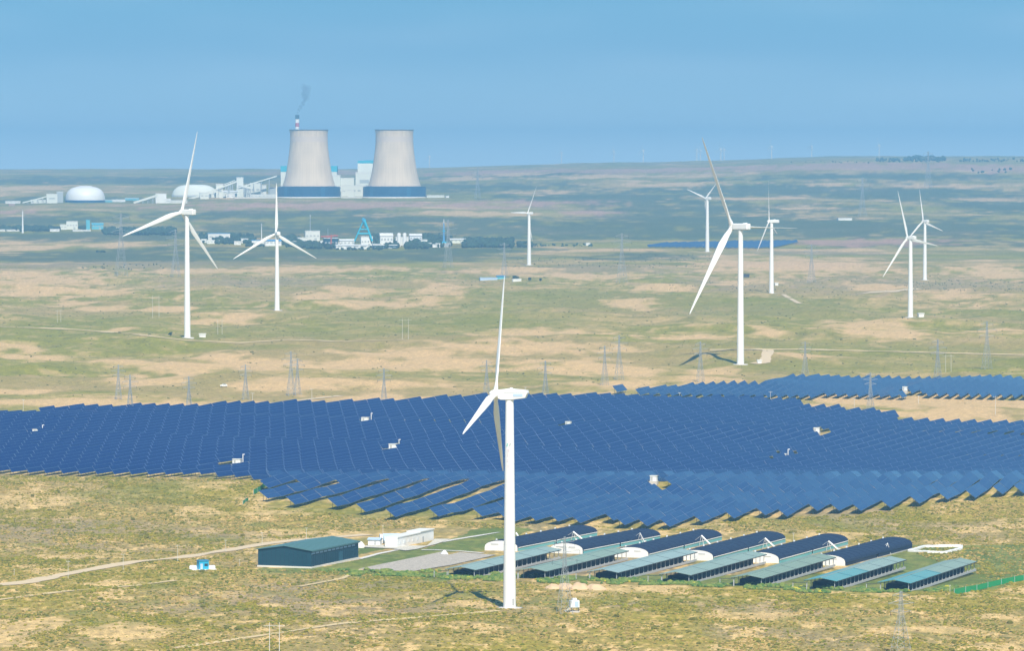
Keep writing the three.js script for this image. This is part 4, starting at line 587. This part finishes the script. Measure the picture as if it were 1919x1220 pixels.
function dome(x0, x1, yTop, yBase, label, m, flat) { const P = at((x0 + x1) / 2, yBase), r = (x1 - x0) / 2 * P.m, h = (yBase - yTop) * P.m, t = thing('coal_dome', label, 'storage dome', P.v); const pts = []; for (let k = 0; k <= 16; k++) { const a = k / 16 * Math.PI / 2; pts.push([Math.pow(Math.cos(a), flat) * r, h * .12 + Math.pow(Math.sin(a), .85) * h * .88]); } pts[16][0] = 0; part('shell', [lathe(pts, 48)], m, t); part('base_ring', [lathe([[r * 1.01, -6], [r * 1.01, h * .13], [r * .98, h * .13]], 48)], M.skirt, t); part('cap', [lathe([[r * .38, h * .985], [r * .3, h * 1.04], [0, h * 1.05]], 30)], M.offWhite, t); }
dome(124, 198, 349.5, 379, 'big white coal storage dome at the left on the plain', M.white, .62);
{ const P = at(366, 369), r = 43 * P.m, h = 23 * P.m, t = thing('coal_dome', 'long cream arched storage hall behind the tall left turbine', 'storage hall', P.v); const g = new THREE.SphereGeometry(1, 40, 14, 0, Math.PI * 2, 0, Math.PI / 2); const p = g.attributes.position; for (let i = 0; i < p.count; i++) { const y = p.getY(i), k = Math.pow(Math.max(0, 1 - y * y), .28) / Math.max(1e-4, Math.sqrt(Math.max(0, 1 - y * y))); if (y < .9999) p.setXYZ(i, p.getX(i) * k * r, y * h, p.getZ(i) * k * r * .5); else p.setXYZ(i, 0, h, 0); } g.computeVertexNormals(); part('shell', [g], M.plant, t); part('base_ring', [lathe([[r * 1.01, -6], [r * 1.01, 4], [r * .97, 4]], 40).scale(1, 1, .5)], M.plantGrey, t); }

// ------------------------------------------------------------------ mine village far off
[['cream box hall left of the bright blue hall', 126, 147, 415.5, 430, M.plant, 0], ['low cream annexe at the left of the cream box hall', 114, 127, 421.5, 430.5, M.plant, 0], ['bright blue hall with sloping roof at the left', 173.5, 195, 418, 430, M.blueBuilding, 2], ['narrow blue and white hoist tower left of the bright blue hall', 163, 170, 413, 431, M.blueBuilding, 0], ['long low pale shed between the blue hall and the tall left turbine', 202, 238, 426.5, 431.5, M.offWhite, 2], ['low pale huts in a line left of the blue hall', 138, 171, 431.5, 434, M.offWhite, 0], ['low pale row of huts at the far left below the mast', 0, 40, 431, 434, M.offWhite, 0], ['pale block with blue roof strip right of the tall left turbine', 391, 432, 438, 450, M.offWhite, 0, M.blueRoof], ['small white hut in front of the blue roofed block', 389, 412, 451, 457, M.white, 0], ['small white hall with teal base in the trees', 411, 428, 442, 449.5, M.white, 0], ['white hut among trees left of the middle turbine', 453, 466, 448, 456, M.white, 0], ['white workshop with blue roof left of the middle turbine', 473, 500, 451, 460, M.white, 0, M.blueRoof], ['long white hall with blue roof behind the middle turbine tower', 498, 528, 449, 461, M.white, 2, M.blueRoof], ['stepped pale plant building right of the middle turbine', 573, 600, 433.5, 452, M.offWhite, 0], ['low pale wing in front of the stepped plant building', 559, 580, 446, 456, M.offWhite, 0], ['dark shed under the red crane frame', 608, 634, 447, 464, M.warehouse, 0], ['long white hall left of the blue headframe', 637, 665, 448, 463, M.white, 2], ['white winding house at the foot of the blue headframe', 677, 699, 444, 463, M.white, 0], ['low white range in front of the headframe', 630, 690, 458, 467, M.white, 2], ['white block right of the blue headframe', 713, 737, 437, 462, M.white, 2], ['pale blue grey block right of the two white silos', 768, 791, 438, 456, M.cabin, 2], ['small cream block right of the pale blue grey block', 789, 801, 450, 461, M.plant, 0], ['low blue shed in front of the white silos', 700, 745, 460, 466, M.warehouse, 0], ['pale low building right of the slim blue tower', 843, 874, 447, 456, M.plant, 2], ['small white cabin left of the slim blue tower', 811, 817, 459, 464, M.white, 0], ['small white cabin at the foot of the slim blue tower', 818, 825, 457, 464, M.white, 0], ['grey low building under the slim blue tower', 829, 845, 457, 463, M.plantGrey, 0]].forEach(([label, x0, x1, y0, y1, m, gable, roof]) => block({ name: 'mine_building', x0, x1, y0, y1, m, gable, roof: roof ?? (m === M.blueBuilding ? M.blueBuilding : M.offWhite), label, win: x1 - x0 > 20 ? 4 : x1 - x0 > 10 ? 2 : 0, d: 18, door: x1 - x0 > 14 }));
block({ name: 'mine_building', x0: 95, x1: 113, y0: 430, y1: 434, m: M.white, win: 2, d: 14, label: 'white low hall between the cream box hall and the tree belt' });
block({ name: 'mine_building', x0: 378, x1: 388, y0: 449, y1: 455, m: M.white, win: 2, d: 14, label: 'small white hut left of the blue roofed block' });
block({ name: 'mine_building', x0: 440, x1: 452, y0: 453, y1: 459, m: M.white, win: 2, d: 14, label: 'white shed under the middle turbine left blade' });
block({ name: 'mine_building', x0: 536, x1: 556, y0: 453, y1: 460, m: M.offWhite, win: 2, d: 14, label: 'pale low store behind the dark trees left of the stepped building' });
block({ name: 'mine_building', x0: 601, x1: 609, y0: 452, y1: 461, m: M.white, win: 2, d: 14, label: 'white tank house left of the red crane frame' });
block({ name: 'mine_building', x0: 634, x1: 640, y0: 455, y1: 464, m: M.offWhite, win: 2, d: 14, label: 'white shed right of the red crane frame' });
block({ name: 'mine_building', x0: 699, x1: 712, y0: 458, y1: 465, m: M.white, win: 2, d: 14, label: 'low white range right of the winding house' });
block({ name: 'mine_building', x0: 742, x1: 766, y0: 445, y1: 460, m: M.offWhite, win: 2, d: 14, label: 'tall white block behind the white silos' });
block({ name: 'mine_building', x0: 802, x1: 809, y0: 456, y1: 463, m: M.plant, win: 2, d: 14, label: 'small cream hut right of the small cream block' });
block({ name: 'mine_building', x0: 875, x1: 890, y0: 455, y1: 460, m: M.white, win: 2, d: 14, label: 'white low hall at the right end of the mine' });
block({ name: 'mine_building', x0: 1098, x1: 1106, y0: 456, y1: 460, m: M.white, win: 2, d: 14, label: 'tiny white hut on the plain right of the tree belt' });
{ // blue headframe
  const P = at(684, 463), m = P.m, q = (x, y, z) => V((x - 684) * m, (463 - y) * m, z * m), t = thing('headframe', 'bright blue A shaped mine headframe above white buildings', 'headframe', P.v, 0), B = (a, b, w) => bar(a, b, w * m);
  for (const z of [-4, 4]) { part('leg', [B(q(665, 452, z), q(683, 411, z * .5), 2.0)], M.crane, t); part('leg', [B(q(698, 452, z), q(683, 411, z * .5), 2.6)], M.crane, t); }
  part('brace', [B(q(670, 438, 3), q(695, 438, 3), 2.2), B(q(674, 430, 3), q(691, 430, 3), 1.6)], M.crane, t); part('head', [B(q(680, 409, 0), q(687, 426, 0), 4)], M.crane, t); part('sheave_wheel', [new THREE.TorusGeometry(3.4 * m, .8 * m, 6, 20).rotateY(.6).translate(q(683, 413, 3).x, q(683, 413, 3).y, 3 * m)], M.blueRoof, t);
}
{ const P = at(832, 461), m = P.m, H = 50 * m, t = thing('hoist_tower', 'slim blue hoist tower with white tip at the right end of the mine', 'tower', P.v); part('shaft', [tube(V(0, 0, 0), V(0, H * .86, 0), 2.6 * m, 6, 1.1 * m)], M.blueRoof, t); part('tip', [tube(V(0, H * .86, 0), V(0, H, 0), .9 * m, 6, .5 * m)], M.white, t); part('foot', [bx(11 * m, 8 * m, 8 * m, 2 * m, 0, 0)], M.crane, t); part('platform', [bx(5.5 * m, 1.2 * m, 5.5 * m, 0, H * .55, 0)], M.crane, t); }
for (const [x, where] of [[748, 'left'], [758.5, 'right']]) { const P = at(x, 462), m = P.m, t = thing('silo', where + ' one of two white silos in the mine village', 'silo', P.v); part('body', [tube(V(0, -2, 0), V(0, 23 * m, 0), 3.6 * m, 18)], M.white, t); part('top', [lathe([[3.6 * m, 23 * m], [2.6 * m, 25 * m], [0, 25.6 * m]], 18)], M.offWhite, t); }
{ const P = at(621, 464), m = P.m, t = thing('gantry_crane', 'rusty red crane frame right of the stepped plant building', 'crane', P.v); part('column', [bar(V(0, 0, 0), V(0, 24 * m, 0), 2.4 * m)], M.red, t); part('boom', [bar(V(-19 * m, 20 * m, 0), V(13 * m, 22 * m, 0), 2 * m), bar(V(-10 * m, 17 * m, 0), V(8 * m, 24 * m, 0), 1 * m)], M.red, t); part('mast', [bar(V(-6 * m, 20 * m, 0), V(-6 * m, 36 * m, 0), .7 * m)], M.steel, t); }
for (const [x, y0, y1, l] of [[491, 421, 456, 'thin white mast left of the middle turbine'], [582, 405, 440, 'thin grey mast behind the stepped plant building']]) { const P = at(x, y1), H = (y1 - y0) * P.m, t = thing('white_mast', l, 'mast', P.v); part('pole', [tube(V(0, 0, 0), V(0, H, 0), .9, 6, .5)], x < 500 ? M.white : M.steel, t); part('tip', [tube(V(0, H - 2, 0), V(0, H + 2, 0), 1.2, 6)], M.grey, t); }
// tree belts that read as one mass
function crownGeometry(seed) { const r = rng(seed), gs = []; for (let i = 0; i < 5; i++) { const g = new THREE.IcosahedronGeometry(.32 + r() * .16, 0); g.rotateY(r() * 6); g.scale(1, 1 + r() * .5, 1); gs.push(g.translate((r() - .5) * .6, .35 + r() * .55, (r() - .5) * .6)); } gs.push(new THREE.CylinderGeometry(.05, .07, .5, 5).translate(0, .2, 0)); return merge(gs); }
const crownG = crownGeometry(3);
function belt(rects, label, seed) {
  const r = rng(seed), mats = [], o = new THREE.Object3D(); for (const [x0, x1, y0, y1, n, hp] of rects) for (let i = 0; i < n; i++) { const P = at(lerp(x0, x1, r()), lerp(y0, y1, r())), h = hp * P.m * (.55 + r() * .6), w = h * (.55 + r() * .5); o.position.copy(P.v); o.position.y -= .3; o.scale.set(w, h * .8, w); o.rotation.y = r() * 6; o.updateMatrix(); mats.push(o.matrix.clone()); }
  const im = new THREE.InstancedMesh(crownG, M.tree, mats.length); mats.forEach((q, i) => { im.setMatrixAt(i, q); const k = .7 + .6 * r(); im.setColorAt(i, RGB(k, k * (.95 + .2 * r()), k)); }); im.name = numbered('tree_belt'); scene.add(im); meta(im, label, 'trees', null, 'stuff');
}
belt([[0, 112, 430, 434, 160, 9], [196, 330, 432, 441, 420, 8], [150, 165, 428, 431, 20, 7]], 'dark tree belt at the left along the mine road', 21);
belt([[375, 392, 440, 456, 40, 7], [398, 480, 443, 458, 160, 8], [462, 500, 457, 463, 40, 6], [528, 562, 447, 464, 110, 9], [556, 640, 458, 467, 130, 9]], 'dark trees around the white mine buildings left of the headframe', 22);
belt([[632, 720, 463, 469, 80, 6], [698, 714, 446, 462, 40, 9], [722, 745, 456, 466, 60, 9], [760, 800, 456, 467, 120, 9], [795, 845, 445, 464, 150, 9]], 'dark trees around the white mine buildings right of the headframe', 23);
belt([[868, 960, 452, 465, 420, 9], [955, 1000, 456, 464, 60, 6], [1000, 1110, 459, 463, 40, 4]], 'long dark tree belt right of the mine buildings', 24);
belt([[1640, 1770, 299, 304, 80, 5], [1700, 1770, 297, 302, 60, 7], [1790, 1919, 299, 304, 50, 4], [1480, 1640, 303, 306, 16, 3], [1820, 1900, 318, 325, 14, 5]], 'trees and bushes along the skyline hill at the right', 25);
belt([[150, 330, 495, 506, 40, 2.4], [950, 1200, 484, 502, 110, 1.9], [182, 198, 471.5, 473, 16, 4], [1690, 1919, 526, 547, 170, 1.8], [1250, 1480, 528, 547, 90, 1.8], [1190, 1330, 478, 502, 110, 1.7]], 'scattered dark bushes on the grey scrub plain', 26);
// tiny farm behind the near blade tip
block({ name: 'farm_house', x0: 932, x1: 947, y0: 516.5, y1: 523, m: M.blueBuilding, roof: M.blueRoof, gable: 2, d: 12, label: 'tiny farm house with blue roof behind the near blade tip' }); block({ name: 'farm_house', x0: 961, x1: 977, y0: 524, y1: 527.5, m: M.white, d: 9, label: 'tiny low white farm house right of the near blade tip' }); block({ name: 'farm_house', x0: 900, x1: 932, y0: 521.5, y1: 525, m: M.blueSheet, roof: M.blueSheet, d: 12, label: 'long low pale blue farm shed left of the near blade tip' }); block({ name: 'farm_house', x0: 1570, x1: 1596, y0: 409.5, y1: 413, m: M.white, d: 16, label: 'tiny white building alone on the blue plain at the right' });
block({ name: 'farm_house', x0: 1393, x1: 1404, y0: 515, y1: 520, m: M.dark, roof: M.dark, d: 12, label: 'small dark hut just right of the big turbine tower' }); block({ name: 'cabin', x0: 1452, x1: 1458, y0: 531, y1: 535, m: M.white, d: 5, label: 'small white cabin right of the turbine behind the big one', cat: 'cabin' }); block({ name: 'cabin', x0: 1721, x1: 1731, y0: 588.5, y1: 594.5, m: M.white, d: 6, label: 'white transformer cabin right of the nearer overlapping turbine', cat: 'cabin' }); block({ name: 'cabin', x0: 1419.5, x1: 1427, y0: 676.5, y1: 681.5, m: M.cabin, d: 3, label: 'white transformer cabin right of the big right turbine foot', cat: 'cabin' }); block({ name: 'cabin', x0: 374, x1: 386, y0: 627, y1: 632, m: M.white, d: 4, label: 'white transformer cabin right of the tall left turbine foot', cat: 'cabin' }); block({ name: 'cabin', x0: 1315.5, x1: 1320, y0: 459.5, y1: 463.5, m: M.white, d: 5, label: 'tiny white cabin left of the turbine at the far solar strip', cat: 'cabin' });
function tree(px, py, hp, label) { const P = at(px, py), h = hp * P.m, r = rng(px), t = thing('tree', label, 'tree', P.v), gs = []; part('trunk', [tube(V(0, -.5, 0), V(0, h * .5, 0), h * .05, 7, h * .03)], M.trunk, t); for (let i = 0; i < 34; i++) { const a = r() * 6.28, e = Math.sqrt(r()) * h * .42; gs.push(new THREE.IcosahedronGeometry(h * (.1 + r() * .09), 0).rotateX(r() * 3).translate(Math.cos(a) * e, h * (.3 + r() * .6), Math.sin(a) * e)); } part('crown', gs, M.tree, t); }
tree(964, 524, 8, 'round dark tree at the tiny farm right of the near blade tip'); tree(970, 523.5, 6, 'smaller dark tree behind the tiny white farm house'); tree(993, 526.5, 7, 'dark tree left of the flat dark bush at the tiny farm'); tree(1013, 527.5, 6, 'wide dark tree right of the tiny farm'); tree(320, 630, 8, 'dark bush left of the tall left turbine foot'); tree(1690, 597, 3, 'tiny dark bush left of the nearer overlapping turbine');

// ------------------------------------------------------------------ dry tussocks and bushes (nobody could count them)
{
  const farmPoly = polyAt([[480, 1068], [600, 1069], [690, 1072], [860, 1080], [1000, 1092], [1700, 1116], [1850, 1090], [1700, 1030], [1480, 1000], [1100, 985], [940, 990], [820, 985], [640, 1000], [480, 1030]]), solarPoly = polyAt(mainPts), stripPoly = polyAt(stripPts);
  const road = roadPts.map(([a, b]) => at(a, b)), nearRoad = (x, D) => { for (let i = 0; i < road.length - 1; i++) { const a = road[i], b = road[i + 1], dx = b.x - a.x, dD = b.D - a.D, t = clamp(((x - a.x) * dx + (D - a.D) * dD) / (dx * dx + dD * dD), 0, 1); if (Math.hypot(x - a.x - dx * t, D - a.D - dD * t) < 4.2) return true; } return false; };
  function scatter(name, n, D0, D1, size, label, seed, tint) {
    const r = rng(seed), g = new THREE.IcosahedronGeometry(.5, 0), p = g.attributes.position; for (let i = 0; i < p.count; i++) { const k = .8 + .4 * noise(p.getX(i) * 3 + seed, p.getY(i) * 3 + p.getZ(i) * 5); p.setXYZ(i, p.getX(i) * k, (p.getY(i) + .28) * k, p.getZ(i) * k); } g.computeVertexNormals();
    const im = new THREE.InstancedMesh(g, std([1, 1, 1], 1), n), o = new THREE.Object3D(); let k = 0, tries = 0;
    while (k < n && tries++ < n * 14) {
      const D = Math.sqrt(lerp(D0 * D0, D1 * D1, r())), s = (r() * 2 - 1) * .114, x = s * D, c = fbm(x / 22 + 50, D / 40, 2) + .7 * noise(x / 6, D / 10);
      if (r() > sm(-.15, .6, c) + .12) continue;
      if (inside(farmPoly, x, D) || inside(solarPoly, x, D) || inside(stripPoly, x, D) || nearRoad(x, D)) continue;
      const w = cover(x, D)[0]; if (r() < w[0] * .75) continue;
      const q = size * (.45 + r() * r() * 1.1); o.position.set(x, ground(x, D) - .03, -D); o.rotation.set(0, r() * 6.28, 0); o.scale.set(q * (.8 + r() * .7), q * (.4 + r() * .35), q * (.8 + r() * .7)); o.updateMatrix(); im.setMatrixAt(k, o.matrix);
      const t = tint(r, x, D); im.setColorAt(k, RGB(...t)); k++;
    }
    im.count = k; im.name = numbered(name); scene.add(im); meta(im, label, 'ground cover', null, 'stuff');
  }
  { // green weeds and shrubs in front of and between the sheds
    const r = rng(51), zone = polyAt([[600, 1070], [690, 1068], [860, 1072], [1690, 1105], [1830, 1098], [1800, 1112], [1560, 1112], [1290, 1099], [1000, 1092], [840, 1086], [640, 1078]]), xs = zone.map((q) => q.x), ds = zone.map((q) => q.D), g = new THREE.IcosahedronGeometry(.5, 0).translate(0, .3, 0), n = 9000, im = new THREE.InstancedMesh(g, std([1, 1, 1], 1), n), o = new THREE.Object3D(); let k = 0;
    for (let t = 0; t < n * 12 && k < n; t++) { const x = lerp(Math.min(...xs), Math.max(...xs), r()), D = lerp(Math.min(...ds), Math.max(...ds), r()); if (!inside(zone, x, D) || fbm(x / 9, D / 12, 2) < .02 + r() * .25) continue; const q = .5 + r() * r() * 1.5; o.position.set(x, ground(x, D), -D); o.rotation.y = r() * 6; o.scale.set(q * 1.3, q * (.6 + r() * .5), q * 1.3); o.updateMatrix(); im.setMatrixAt(k, o.matrix); const c = r() < .03 ? [.42, .38, .03] : mix3([.05, .13, .02], [.2, .235, .04], r()); im.setColorAt(k++, RGB(...c)); }
    im.count = k; im.name = numbered('green_weeds'); scene.add(im); meta(im, 'green weeds growing along the near ends of the sheds', 'weeds', null, 'stuff');
  }
  const tintA = (r, x, D) => { const n = fbm(x / 60, D / 90, 2), k = .75 + .5 * r(); const c = mix3(mix3([.25, .21, .01], [.40, .28, .085], sm(-.3, .4, n + (r() - .5) * .9)), [.10, .125, .006], r() < .3 ? .9 : 0); return [c[0] * k, c[1] * k, c[2] * k]; };
  scatter('dry_tussocks', 130000, 1335, 2330, 1.0, 'low dry tussocks and shrubs over the near hillside', 31, tintA);
  scatter('scrub_bushes', 5500, 1335, 2330, 1.6, 'darker olive scrub clumps dotted over the near hillside', 33, (r) => { const k = .6 + .7 * r(); return [.17 * k, .16 * k, .01 * k]; });
  scatter('low_bushes', 5000, 2900, 6200, 1.8, 'low dark bushes dotted over the rolling sandy plain', 32, (r, x, D) => { const k = .7 + .5 * r(); return [.15 * k, .15 * k, .05 * k]; });
}
renderer.render(scene, camera);
